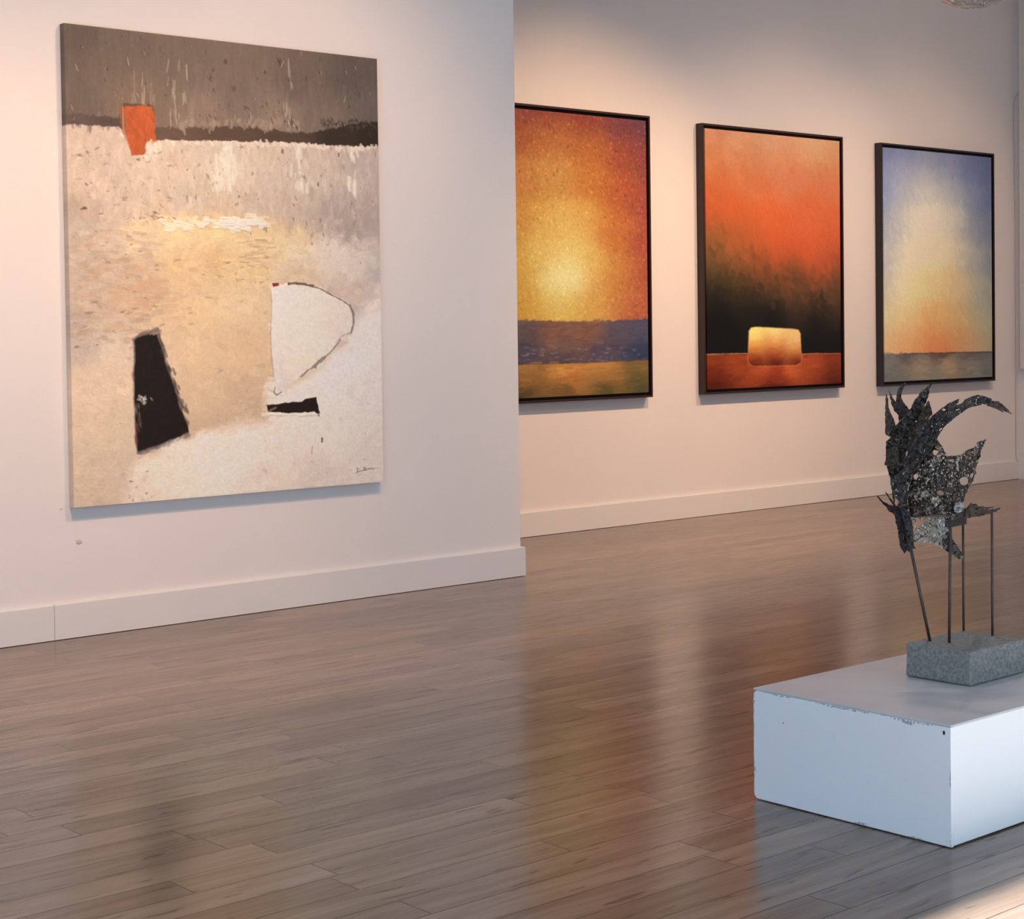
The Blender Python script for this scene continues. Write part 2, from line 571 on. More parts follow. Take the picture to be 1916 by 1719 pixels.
def canvas_mesh(name, cv, rect, y_front, depth, white, parent, relief, mat, edge_col=None, gain=1.0):
    """the stretched canvas: a relief front built from the paint height, wrapped sides and a back"""
    x0, x1, z0, z1 = rect
    h, w = cv.h, cv.w
    xs = np.linspace(x0, x1, w); zs = np.linspace(z1, z0, h)
    hg = cv.hgt - cv.hgt.min(); hg = hg / max(hg.max(), 1e-6)
    edge = np.ones((h, w)); edge[:2] = 0; edge[-2:] = 0; edge[:, :2] = 0; edge[:, -2:] = 0
    front = np.stack([np.broadcast_to(xs, (h, w)), y_front - relief * hg * edge, np.broadcast_to(zs[:, None], (h, w))], -1).reshape(-1, 3)
    alb = np.clip(lin(np.clip(cv.img, 0, 255)) / lin(white) * np.array((0.82, 0.785, 0.76)) * gain, 0.004, 0.9).reshape(-1, 3)
    idx = np.arange(h * w).reshape(h, w)
    quads = np.stack([idx[:-1, :-1], idx[1:, :-1], idx[1:, 1:], idx[:-1, 1:]], -1).reshape(-1, 4)
    rim = np.concatenate([idx[0, :-1], idx[:-1, -1], idx[-1, :0:-1], idx[:0:-1, 0]])   # clockwise from the top left
    back = front[rim].copy(); back[:, 1] = y_front + depth
    fr2 = front[rim].copy()
    nb = len(rim); base = h * w
    r2 = base + np.arange(nb); b2 = base + nb + np.arange(nb)
    side = np.stack([r2, np.roll(r2, -1), np.roll(b2, -1), b2], -1)
    V = np.concatenate([front, fr2, back]).astype(np.float32)
    ec = alb[rim] if edge_col is None else np.broadcast_to(np.array(edge_col), (nb, 3))
    C = np.concatenate([alb, ec, ec])
    F = np.concatenate([quads, side])
    me = bpy.data.meshes.new(name)
    me.vertices.add(len(V)); me.vertices.foreach_set('co', V.ravel())
    nf = len(F)
    me.loops.add(nf * 4); me.loops.foreach_set('vertex_index', F.astype(np.int32).ravel())
    me.polygons.add(nf)
    me.polygons.foreach_set('loop_start', np.arange(0, nf * 4, 4, dtype=np.int32))
    me.update(calc_edges=True)
    sm = np.ones(nf, bool); sm[len(quads):] = False
    me.polygons.foreach_set('use_smooth', sm)
    at_ = me.color_attributes.new('paint', 'FLOAT_COLOR', 'POINT')
    at_.data.foreach_set('color', np.concatenate([C, np.ones((len(C), 1))], 1).astype(np.float32).ravel())
    me.validate(); me.update()
    me.materials.append(mat)
    o = bpy.data.objects.new(name, me)
    return link(o, parent)


def paint_material(name, rough=0.5, weave=500, bump=0.12):
    N = Nodes(name)
    a = N.n('ShaderNodeAttribute', attribute_name='paint')
    P = N.pos()
    f = N.ramp(N.noise(P, 60, 3), 0.3, 0.7, 0.96, 1.04)
    c = N.mix(1.0, a.outputs['Color'], N.xyz(f, f, f), 'MULTIPLY')
    N.p(Base_Color=c, Roughness=rough)
    N.b.inputs['Specular IOR Level'].default_value = 0.18
    N.bump(N.noise(P, weave, 2), bump, 0.002)
    return N.m


M_oil = paint_material('impasto_oil_paint')
M_oil_satin = paint_material('satin_oil_paint', 0.42, 700, 0.08)


# ---- large abstract on the partition
def paint_abstract():
    A = Canvas(560, 760, [(119.6, 42.9), (705.2, 110.2), (717.6, 901.0), (138.6, 949.9)], 11)
    R = A.rng
    # pale lower field
    A.img = A.field([
        (150, 270, (205, 186, 172)), (200, 330, (206, 186, 172)), (280, 330, (216, 196, 178)), (350, 320, (218, 198, 180)),
        (430, 320, (226, 208, 190)), (520, 330, (214, 194, 178)), (600, 330, (206, 188, 176)), (690, 320, (188, 172, 166)),
        (150, 400, (190, 170, 156)), (230, 380, (205, 186, 172)), (350, 385, (208, 190, 176)), (470, 380, (208, 188, 172)),
        (560, 390, (203, 184, 170)), (630, 400, (180, 162, 156)), (640, 435, (172, 154, 150)), (700, 420, (178, 162, 158)),
        (150, 470, (190, 168, 150)), (200, 450, (205, 182, 162)), (260, 440, (226, 200, 164)), (340, 430, (236, 206, 160)),
        (420, 440, (238, 206, 158)), (500, 450, (236, 204, 160)), (560, 460, (230, 200, 160)), (610, 470, (228, 206, 188)),
        (660, 490, (220, 198, 184)), (705, 500, (196, 178, 170)),
        (150, 540, (194, 170, 152)), (210, 520, (200, 170, 146)), (270, 530, (210, 176, 144)), (340, 500, (226, 190, 148)),
        (410, 490, (224, 186, 140)), (480, 500, (230, 196, 150)), (560, 510, (220, 190, 158)), (640, 540, (212, 184, 166)),
        (150, 600, (184, 162, 148)), (210, 600, (206, 180, 156)), (280, 580, (224, 190, 154)), (360, 580, (230, 194, 152)),
        (440, 570, (232, 198, 158)), (700, 580, (210, 190, 180)),
        (160, 650, (198, 176, 160)), (220, 660, (222, 196, 172)), (370, 660, (228, 192, 154)), (450, 660, (226, 188, 150)),
        (170, 720, (226, 196, 170)), (230, 720, (226, 196, 168)), (380, 740, (220, 186, 152)), (460, 740, (212, 178, 146)),
        (170, 800, (224, 194, 166)), (230, 800, (220, 192, 164)), (400, 800, (208, 176, 146)),
        (160, 900, (220, 190, 162)), (220, 880, (214, 188, 164)), (160, 940, (214, 186, 160)),
    ], 1.7, 14, 0.8, 1.15)
    # white lower right field
    white = A.field([
        (690, 620, (212, 196, 188)), (640, 680, (220, 202, 194)), (700, 720, (208, 192, 184)), (560, 730, (224, 204, 190)),
        (620, 800, (214, 195, 185)), (700, 850, (204, 186, 176)), (520, 820, (214, 194, 182)), (460, 830, (218, 198, 186)),
        (400, 860, (220, 200, 186)), (300, 890, (214, 194, 178)), (500, 900, (206, 186, 172)), (600, 890, (200, 182, 170)),
        (260, 930, (208, 186, 168)), (690, 560, (206, 186, 178)),
    ], 1.7, 10)
    white = np.clip(white * (1.135, 1.13, 1.115), 0, 250)
    A.lay(A.poly([(725, 540), (690, 565), (664, 600), (655, 630), (600, 690), (540, 730), (505, 742), (495, 790), (440, 795), (355, 818), (262, 856),
                  (240, 890), (235, 960), (730, 960)], 22, 12, 14), white)
    A.scatter(2600, (110, 260, 730, 960), (4, 13), (2.5, 6.5), 0.0, 0.03, 0.55, 0.35, None, 0.7, 5)
    warmb = A.below([(100, 225), (730, 265)], 20) * (1 - A.below([(100, 410), (730, 450)], 40))
    A.lay(warmb, A.img * (1.0, 0.972, 0.945))
    # right white clouds
    for k in range(170):
        x = R.normal(625, 38); y = R.normal(482, 30)
        A.stroke(x, y, R.uniform(4, 14), R.uniform(3, 7), R.uniform(-2, 2), R.uniform(0.94, 1.03) * np.array((232, 210, 192)), 0.36, 0.5)
    for k in range(60):
        x = R.normal(655, 28); y = R.normal(345, 26)
        A.stroke(x, y, R.uniform(4, 11), R.uniform(2, 5), R.uniform(-2, 2), R.uniform(0.9, 1.05) * np.array((214, 198, 186)), 0.35, 0.5)
    # second band: vertical knife marks
    band = A.below([(100, 240), (730, 275)], 2) * (1 - A.below([(100, 395), (250, 405), (420, 405), (560, 430), (730, 445)], 30, 6))
    A.scatter(1700, (110, 240, 730, 440), (5, 16), (2, 5), math.pi / 2, 0.035, 0.6, 0.4, band, 0.22, 4)
    for k in range(70):
        x = R.choice([400, 412, 424, 434, 560, 660]) + R.normal(0, 6); y = R.uniform(270, 355)
        A.stroke(x, y, R.uniform(6, 18), R.uniform(1.5, 4), math.pi / 2 + R.normal(0, 0.1), (240, 222, 202), 0.65, 0.6)
    # yellow glow strokes
    for k in range(420):
        x = R.uniform(190, 590); y = R.normal(470, 38)
        c = A.img[int(np.clip(A.uv(x, y)[1], 0, A.h - 1)), int(np.clip(A.uv(x, y)[0], 0, A.w - 1))]
        t = R.random()
        c = c * (0.95 if t < 0.3 else 1.03) + (3, 1, -1)
        A.stroke(x, y, R.uniform(4, 14), R.uniform(1.5, 4.5), R.normal(-0.05, 0.5), np.clip(c, 0, 250), 0.45, 0.5)
    for k in range(60):
        A.stroke(R.uniform(300, 500), R.normal(418, 7), R.uniform(5, 12), R.uniform(2, 5), R.normal(0, 0.3), (246, 226, 196), 0.75, 0.8)
    for k in range(46):
        A.stroke(R.normal(450, 22), R.normal(420, 6), R.uniform(4, 9), R.uniform(2, 5), R.normal(0, 0.3), (250, 234, 208), 0.85, 0.9)
    for k in range(50):
        A.stroke(R.normal(475, 14), R.uniform(440, 500), R.uniform(6, 13), R.uniform(1, 2.4), R.normal(0, 0.08), R.choice([244, 214, 190]) * np.array((1, 0.84, 0.66)), 0.7, 0.6)
    # left tan mottling
    for k in range(240):
        x = R.uniform(135, 300); y = R.uniform(430, 640)
        t = R.random()
        col = (178, 150, 128) if t < 0.35 else ((212, 188, 168) if t < 0.8 else (200, 160, 130))
        A.stroke(x, y, R.uniform(4, 16), R.uniform(2, 5), R.normal(0, 0.2), col, 0.4, 0.4)
    for k in range(60):
        A.stroke(R.normal(262, 40), R.normal(550, 20), R.uniform(8, 22), R.uniform(2, 6), R.normal(-0.05, 0.1), (206, 164, 134), 0.35, 0.3)
    # scratches of dark paint
    def flecks(n, x0, x1, y0, y1, ln, wd, ang, da, cols, alpha=0.75):
        """broken scraps of the dark underpaint showing between knife marks"""
        for _ in range(n):
            c = np.array(cols[R.integers(len(cols))], float) * R.uniform(0.9, 1.15)
            x, y = R.uniform(x0, x1), R.uniform(y0, y1)
            big = R.random() ** 2.2
            L0 = ln[0] * 0.6 + (ln[1] - ln[0] * 0.6) * big; W0 = wd[0] * 0.7 + (wd[1] - wd[0] * 0.7) * big
            al = alpha * R.uniform(0.3, 1)
            for q in range(R.integers(1, 4)):
                A.stroke(x + R.normal(0, W0 * 0.9), y + R.normal(0, W0 * 0.9), L0 * R.uniform(0.4, 1), W0 * R.uniform(0.5, 1), ang + R.normal(0, da), c, al, 0.0, True)
            if R.random() < 0.35:
                A.stroke(x + R.uniform(1, 3), y + R.uniform(1, 3), L0 * 0.8, max(0.6, W0 * 0.5), ang + R.normal(0, da), (236, 216, 200), 0.4, 0.5, True)

    br = [(104, 84, 70), (120, 98, 84), (140, 116, 100), (92, 74, 62)]
    flecks(80, 135, 330, 275, 420, (3, 9), (1.0, 2.8), 0.1, 0.35, br, 0.58)
    flecks(48, 300, 470, 275, 410, (2.5, 8), (0.9, 2.4), 1.35, 0.35, br, 0.58)
    flecks(90, 450, 712, 272, 450, (2.5, 8), (0.8, 2.2), 1.5, 0.25, br, 0.58)
    flecks(20, 238, 330, 402, 416, (3, 7), (1, 3), 0.0, 0.3, [(150, 124, 116), (120, 98, 90)])
    flecks(90, 135, 300, 430, 660, (4, 11), (0.9, 2.2), 0.0, 0.35, [(150, 118, 94), (132, 104, 84), (166, 132, 108)], 0.6)
    flecks(44, 330, 520, 470, 620, (4, 11), (0.8, 2.0), -0.05, 0.2, [(180, 142, 104), (160, 124, 92)], 0.55)
    flecks(12, 440, 500, 500, 545, (2, 6), (0.5, 1.2), 0.6, 1.0, [(120, 92, 66), (104, 82, 62)], 0.7)
    flecks(44, 140, 330, 640, 930, (3, 8), (0.8, 1.8), 0.2, 0.6, [(172, 142, 120), (160, 132, 112)], 0.5)
    flecks(70, 380, 700, 680, 900, (3, 9), (0.7, 2.0), 0.3, 0.8, [(176, 154, 142), (160, 150, 138), (184, 168, 150)], 0.55)
    flecks(16, 240, 300, 860, 942, (2, 6), (0.7, 1.6), 0.1, 0.5, [(130, 106, 90), (96, 80, 68)], 0.7)
    flecks(24, 560, 680, 440, 500, (2, 6), (0.6, 1.6), 0.9, 0.8, [(170, 140, 120), (130, 104, 90)], 0.6)
    # taupe sky band and the dark stripe
    top = 1 - A.below([(100, 222), (225, 232), (293, 248), (430, 244), (520, 252), (560, 256), (620, 250), (730, 245)], 5, 4)
    sky = A.field([(130, 60, (110, 94, 84)), (130, 200, (118, 101, 90)), (240, 80, (122, 104, 92)), (250, 190, (136, 114, 98)), (350, 120, (128, 109, 96)),
                   (380, 215, (152, 128, 112)), (450, 160, (132, 112, 99)), (520, 220, (150, 128, 112)), (560, 150, (118, 101, 90)), (660, 140, (104, 90, 82)),
                   (620, 220, (130, 112, 98)), (690, 210, (112, 97, 88))], 1.6, 10)
    A.lay(top, sky * (0.945, 0.935, 0.935))
    A.scatter(1300, (110, 40, 720, 245), (8, 26), (1.5, 4), math.pi / 2, 0.03, 0.5, 0.3, top, 0.06, 3)
    stripe = A.below([(100, 212), (165, 215), (222, 222), (293, 238), (430, 236), (500, 242), (555, 250), (600, 247), (640, 236), (680, 230), (730, 226)], 3, 5, 90)
    stripe *= 1 - A.below([(100, 231), (222, 238), (293, 262), (400, 264), (560, 267), (620, 273), (730, 275)], 2.0, 3.5, 120)
    dk = A.field([(130, 225, (84, 73, 70)), (220, 230, (78, 66, 62)), (320, 252, (92, 76, 66)), (430, 252, (84, 68, 58)), (540, 258, (74, 60, 52)),
                  (640, 258, (50, 42, 36)), (690, 255, (44, 36, 32))], 1.6, 5) * (1.16, 1.10, 1.06)
    A.lay(stripe, dk, -0.1)
    A.scatter(280, (110, 222, 720, 270), (4, 12), (1, 2.2), 0.05, 0.05, 0.45, 0.2, stripe ** 3, 0.1, 1)
    for k in range(90):
        x = R.uniform(330, 560)
        A.stroke(x, R.normal(233, 6), R.uniform(3, 8), R.uniform(1.5, 3.5), math.pi / 2 + R.normal(0.2, 0.25), R.uniform(0.92, 1.06) * np.array((160, 136, 118)), 0.75, 0.4)
    for k in range(60):
        A.stroke(R.uniform(600, 705), R.normal(233, 7), R.uniform(2, 6), R.uniform(1, 2.5), math.pi / 2 + R.normal(0, 0.4), R.choice([50, 84, 64]) * np.array((1, 0.9, 0.78)), 0.6, 0.2)
    for k in range(120):
        x = R.uniform(296, 705)
        A.stroke(x, np.interp(x, (296, 400, 560, 620, 705), (268, 270, 272, 278, 279)) + R.normal(0, 2), R.uniform(2, 6), R.uniform(1.5, 3.5), R.normal(1.4, 0.5), R.uniform(0.96, 1.06) * np.array((228, 206, 188)), 0.85, 0.7)
    flecks(120, 130, 705, 60, 238, (3, 10), (1.0, 2.6), 1.45, 0.25, [(88, 70, 58), (76, 62, 54), (98, 80, 68)], 0.75)
    flecks(34, 330, 560, 190, 240, (4, 11), (1.2, 2.8), 1.4, 0.3, [(104, 80, 64), (92, 72, 60)], 0.8)
    for k in range(34):
        x = R.choice([250, 262, 274, 322, 330, 345, 540]) + R.normal(0, 5)
        A.stroke(x, R.uniform(120, 225), R.uniform(6, 20), R.uniform(0.7, 1.8), math.pi / 2 + R.normal(0, 0.08), (184, 160, 138), 0.6, 0.5)
    for k in range(30):
        x = R.uniform(232, 292)
        A.stroke(x, R.uniform(150, 196), R.uniform(8, 22), R.uniform(0.8, 1.8), math.pi / 2, R.choice([150, 176, 128]) * np.array((1, 0.84, 0.72)), 0.5, 0.3)
    # orange block
    A.lay(A.poly([(224, 196), (236, 193), (240, 266), (232, 256), (226, 232)], 5, 2), (150, 92, 64))
    A.lay(A.poly([(231, 193), (286, 197), (289, 220), (284, 205), (233, 203)], 3, 2), (104, 80, 56))
    A.lay(A.poly([(234, 200), (284, 199), (289, 225), (291, 262), (278, 276), (270, 290), (246, 291), (243, 272), (238, 262), (234, 230)], 2.5, 2.5), (188, 92, 52), 0.3)
    for k in range(90):
        x = R.uniform(238, 289); y = R.uniform(204, 284)
        if x < 246 and y > 255 or x > 276 and y > 262:
            continue
        A.stroke(x, y, R.uniform(4, 13), R.uniform(1.5, 4), math.pi / 2 + R.normal(0, 0.5), np.array((188, 90, 52)) * R.uniform(0.86, 1.12), 0.55, 0.4)
    A.line([(230, 200), (231, 240), (238, 262), (241, 276)], 1.0, (196, 150, 126), 0.7)
    for k in range(26):
        A.stroke(R.normal(284, 8), R.normal(283, 7), R.uniform(3, 8), R.uniform(2, 4), R.normal(1.2, 0.5), (232, 212, 196), 0.85, 0.7)
    A.stroke(229, 254, 4, 2, 0.6, (232, 216, 204), 0.9, 0.6)
    # white sail shape
    sail = [(508, 538), (535, 531), (565, 532), (590, 538), (612, 549), (636, 560), (650, 570), (660, 590), (660, 610), (652, 625), (632, 645), (610, 672), (594, 690), (566, 704), (540, 722), (523, 736), (515, 738), (512, 712), (507, 640), (507, 580)]
    A.lay(A.poly(sail, 3, 1.5), np.array((1.05, 1.06, 1.055)) * A.field([(530, 560, (236, 216, 200)), (620, 580, (230, 206, 190)), (560, 620, (236, 214, 194)), (520, 660, (222, 206, 196)), (560, 680, (230, 206, 188)), (640, 600, (220, 200, 188)), (525, 720, (216, 198, 188))], 1.5, 6), 0.35)
    A.scatter(260, (505, 530, 662, 738), (5, 14), (2, 5), 0.6, 0.018, 0.5, 0.25, A.poly(sail, 2), 0.7, 4)
    gd = (122, 104, 92)
    A.line([(540, 531), (552, 530), (566, 531.5), (584, 535)], 2.4, (104, 86, 74), 0.9, 0.7)
    A.line([(584, 535), (600, 541), (622, 553), (640, 562), (654, 572)], 1.3, gd, 0.85, 0.6)
    A.line([(654, 572), (661, 586), (661, 606), (656, 622)], 2.2, (128, 112, 104), 0.8, 0.8)
    A.line([(656, 622), (640, 628), (628, 640)], 1.4, (170, 152, 142), 0.6, 0.8)
    A.line([(636, 636), (622, 654), (606, 670)], 1.4, (140, 120, 108), 0.75, 0.8)
    A.line([(608, 668), (594, 678), (588, 685)], 3.0, (128, 110, 102), 0.75, 0.9)
    A.line([(588, 684), (574, 694), (562, 704)], 1.8, (140, 122, 112), 0.75, 0.9)
    A.line([(507, 545), (508, 580), (506, 625), (507, 660), (512, 705)], 0.9, (184, 156, 134), 0.7, 0.8)
    A.line([(514, 724), (512, 734), (518, 739), (526, 733)], 0.9, (130, 112, 100), 0.8, 0.6)
    for k in range(34):
        A.stroke(R.normal(510, 7), R.normal(722, 7), R.uniform(3, 8), R.uniform(2, 4), R.normal(0.5, 0.5), (238, 218, 202), 0.7, 0.7)
    A.line([(514, 724), (512, 734), (518, 739), (526, 733)], 0.8, (130, 112, 100), 0.8, 0.6)
    A.lay(A.poly([(509, 530), (521, 529), (522, 534), (511, 537)], 1.5, 1), (136, 58, 40))
    # dark keel
    keel = [(249, 632), (262, 624), (284, 617), (296, 612), (300, 628), (306, 650), (316, 684), (328, 716), (338, 754), (344, 776), (352, 790), (355, 810), (338, 818), (300, 834), (272, 846), (256, 850), (253, 820), (251, 760), (249, 700), (251, 660)]
    A.lay(A.poly(keel, 4, 3.5, 60), (120, 100, 90), 0.1)
    A.lay(A.poly([(252, 634), (270, 627), (292, 622), (300, 645), (313, 690), (326, 722), (337, 762), (350, 792), (353, 808), (336, 815), (298, 831), (258, 845), (255, 815), (253, 755), (251, 700), (253, 660)], 2.2, 2.0, 60), (34, 25, 22), 0.25)
    kin = A.poly([(258, 645), (292, 632), (310, 700), (332, 765), (344, 800), (264, 834), (258, 760)], 2)
    A.scatter(200, (258, 640, 344, 830), (4, 9), (1.5, 3), 1.4, 0.06, 0.5, 0.3, kin, 0.4, 1)
    for k in range(26):
        t = R.random()
        A.stroke(298 + 48 * t + R.normal(0, 3), 640 + 130 * t + R.normal(0, 4), R.uniform(3, 9), R.uniform(1, 2.5), 1.2, (66, 58, 56), 0.5, 0.2)
    for k in range(16):
        A.stroke(R.normal(267, 5), R.normal(746, 4), R.uniform(2, 5), R.uniform(1, 2.5), R.uniform(0, 3), (206, 190, 182), 0.6, 0.5)
    for k in range(20):
        A.stroke(R.normal(260, 3), R.uniform(755, 805), R.uniform(3, 7), R.uniform(0.7, 1.6), 1.5, R.choice([150, 112, 84]) * np.array((1, 0.86, 0.78)), 0.55, 0.3)
    A.line([(255, 790), (255, 815), (257, 835)], 1.2, (120, 52, 36), 0.8)
    for k in range(18):
        A.stroke(R.normal(290, 6), R.normal(621, 4), R.uniform(2, 6), R.uniform(1, 2), -0.4, (150, 132, 112), 0.6, 0.3)
    for k in range(40):
        t = R.random()
        A.stroke(262 + 92 * t, 851 - 36 * t + R.normal(0, 1.5), R.uniform(3, 8), R.uniform(0.8, 2), -0.35, R.choice([160, 226, 120]) * np.array((1, 0.92, 0.9)), 0.5, 0.3)
    # small dark wedge
    A.lay(A.poly([(498, 757), (520, 755), (545, 752), (564, 750), (570, 746), (592, 743), (594, 758), (598, 770), (597, 779), (592, 774), (588, 770), (545, 772), (501, 770)], 1.8, 1.5, 90), (38, 28, 25), 0.2)
    for k in range(34):
        A.stroke(R.normal(472, 16), R.normal(765, 12), R.uniform(3, 9), R.uniform(0.8, 2), R.normal(-0.1, 0.3), R.choice([196, 224]) * np.array((1, 0.86, 0.72)), 0.5, 0.5)
    for k in range(20):
        A.stroke(R.uniform(496, 590), R.normal(775, 1.5), R.uniform(4, 10), R.uniform(1, 2), 0.02, (232, 212, 198), 0.8, 0.6)
    A.line([(602.5, 819), (602, 826)], 1.4, (92, 70, 58), 0.95, 0.3)
    A.line([(584, 834), (583, 848)], 0.8, (150, 126, 110), 0.7, 0.4)
    A.img = np.clip(A.img * (1.0, 0.988, 0.965), 0, 252)
    # signature scrawl
    sg = (140, 118, 108)
    A.line([(668, 874), (668.5, 880), (666, 884), (672, 881), (680, 879.5), (686, 878.5)], 0.75, sg, 0.85, 0.3)
    A.line([(667, 876), (673, 876.5)], 0.5, sg, 0.7, 0.3)
    A.line([(680, 879), (681, 873), (682, 879), (684, 873), (684.5, 879)], 0.6, sg, 0.85, 0.3)
    A.line([(687, 877.5), (689, 875.5), (691, 877.5), (694, 875), (697, 877), (700, 875.5)], 0.8, sg, 0.9, 0.3)
    A.line([(700, 875.5), (712, 874)], 0.4, (160, 138, 126), 0.7, 0.3)
    A.line([(668, 884), (671, 888), (670, 890)], 0.5, (164, 140, 130), 0.7, 0.3)
    A.line([(674, 884), (674.5, 888)], 0.5, (164, 140, 130), 0.6, 0.3)
    return A


# ---- stippled sunrise
def paint_sunrise():
    A = Canvas(300, 380, [(890.8, 193.2), (1210.0, 224.7), (1215.7, 735.0), (898.6, 750.4)], 21)
    R = A.rng
    A.img = A.field([
        (900, 200, (120, 60, 50)), (970, 205, (140, 64, 48)), (1030, 212, (150, 70, 46)), (1100, 222, (146, 62, 44)), (1160, 232, (130, 62, 56)), (1208, 235, (112, 60, 62)),
        (970, 250, (172, 92, 46)), (1040, 260, (186, 108, 52)), (1110, 275, (184, 104, 46)), (1165, 290, (164, 74, 44)), (1205, 290, (140, 66, 56)),
        (970, 330, (196, 124, 56)), (1040, 330, (204, 138, 64)), (1110, 340, (196, 116, 50)), (1160, 360, (184, 90, 44)), (1208, 370, (158, 70, 52)),
        (970, 410, (206, 142, 62)), (1040, 420, (224, 170, 80)), (1090, 410, (222, 160, 74)), (1150, 430, (200, 112, 50)), (1208, 450, (172, 78, 52)),
        (970, 490, (214, 158, 66)), (1020, 480, (232, 186, 92)), (1062, 440, (232, 184, 92)), (1062, 480, (240, 204, 112)), (1060, 518, (252, 234, 158)), (1048, 535, (244, 218, 130)), (1110, 500, (228, 176, 84)), (1160, 510, (206, 126, 56)), (1210, 520, (170, 76, 50)),
        (975, 560, (216, 156, 62)), (1030, 570, (228, 182, 82)), (1062, 575, (232, 184, 86)), (1120, 560, (220, 156, 72)), (1170, 565, (204, 118, 58)), (1210, 580, (178, 84, 54)),
        (980, 596, (212, 150, 60)), (1100, 598, (218, 158, 70)), (1205, 598, (180, 92, 60)),
    ], 1.9, 6, sigma=24)
    dots = 1 - A.below([(880, 600), (1220, 598)], 3)
    for k in range(9000):
        x = R.uniform(890, 1216); y = R.uniform(193, 602)
        u, v = A.uv(x, y)
        if not (0 <= u < A.w and 0 <= v < A.h):
            continue
        c = A.img[int(v), int(u)]
        far = min(1.0, math.hypot((x - 1058) / 150, (y - 515) / 260))
        j = 0.025 + 0.065 * far
        c = c * (1 + R.normal(0, j)) + np.array((R.normal(0, 5), R.normal(0, 8), R.normal(0, 4))) * far
        A.stroke(x, y, R.uniform(1.2, 2.6), R.uniform(1.0, 1.9), R.uniform(0, 3.1), np.clip(c, 10, 250), 0.7, 0.5)
    for k in range(420):
        x = R.uniform(890, 1216); y = R.uniform(200, 595)
        far = min(1.0, math.hypot((x - 1058) / 140, (y - 515) / 240))
        if R.random() > far:
            continue
        A.stroke(x, y, R.uniform(1.2, 2.4), R.uniform(0.9, 1.5), R.uniform(0, 3.1), R.choice([0.85, 1.0, 1.05]) * np.array((214, 146, 88)), 0.38, 0.5)
    A.img = np.clip(A.img * (0.955, 0.985, 1.06), 0, 252)
    sea = A.below([(880, 602), (1000, 600), (1110, 602), (1215, 597)], 3, 3, 40)
    A.lay(sea, (1.06, 1.02, 0.86) * A.field([(900, 640, (92, 76, 84)), (975, 615, (96, 80, 92)), (980, 660, (78, 70, 92)), (1040, 620, (122, 86, 80)), (1060, 650, (114, 88, 88)), (1100, 625, (126, 88, 82)), (1130, 660, (84, 72, 96)),
                        (1170, 620, (84, 76, 100)), (1205, 625, (76, 74, 104)), (1200, 660, (50, 58, 92)), (1060, 676, (84, 70, 84))], 1.7, 8))
    A.scatter(900, (885, 598, 1216, 684), (3, 11), (0.9, 2.2), -0.02, 0.08, 0.6, 0.4, sea, 0.12, 4)
    for k in range(50):
        A.stroke(R.uniform(970, 1215), R.uniform(650, 676), R.uniform(2, 6), R.uniform(0.6, 1.2), 0, (142, 132, 146), 0.45, 0.4)
    shore = A.below([(880, 686), (975, 683), (1060, 681), (1215, 674)], 3, 2, 30)
    A.lay(shore, A.field([(900, 700, (150, 104, 56)), (980, 694, (170, 116, 62)), (1060, 690, (200, 136, 66)), (1130, 686, (188, 128, 64)), (1205, 684, (128, 98, 52)), (980, 712, (146, 96, 52)), (1070, 708, (190, 118, 56)),
                          (1140, 706, (160, 108, 54)), (1210, 704, (104, 84, 46)), (975, 738, (84, 66, 38)), (1060, 732, (118, 84, 46)), (1140, 730, (96, 78, 42)), (1210, 728, (84, 74, 44))], 1.7, 6))
    A.scatter(700, (885, 680, 1218, 752), (4, 15), (0.9, 2.2), -0.02, 0.06, 0.6, 0.4, shore, 0.08, 3)
    A.line([(880, 684), (975, 682), (1060, 680), (1215, 673)], 1.0, (84, 66, 60), 0.6)
    return A


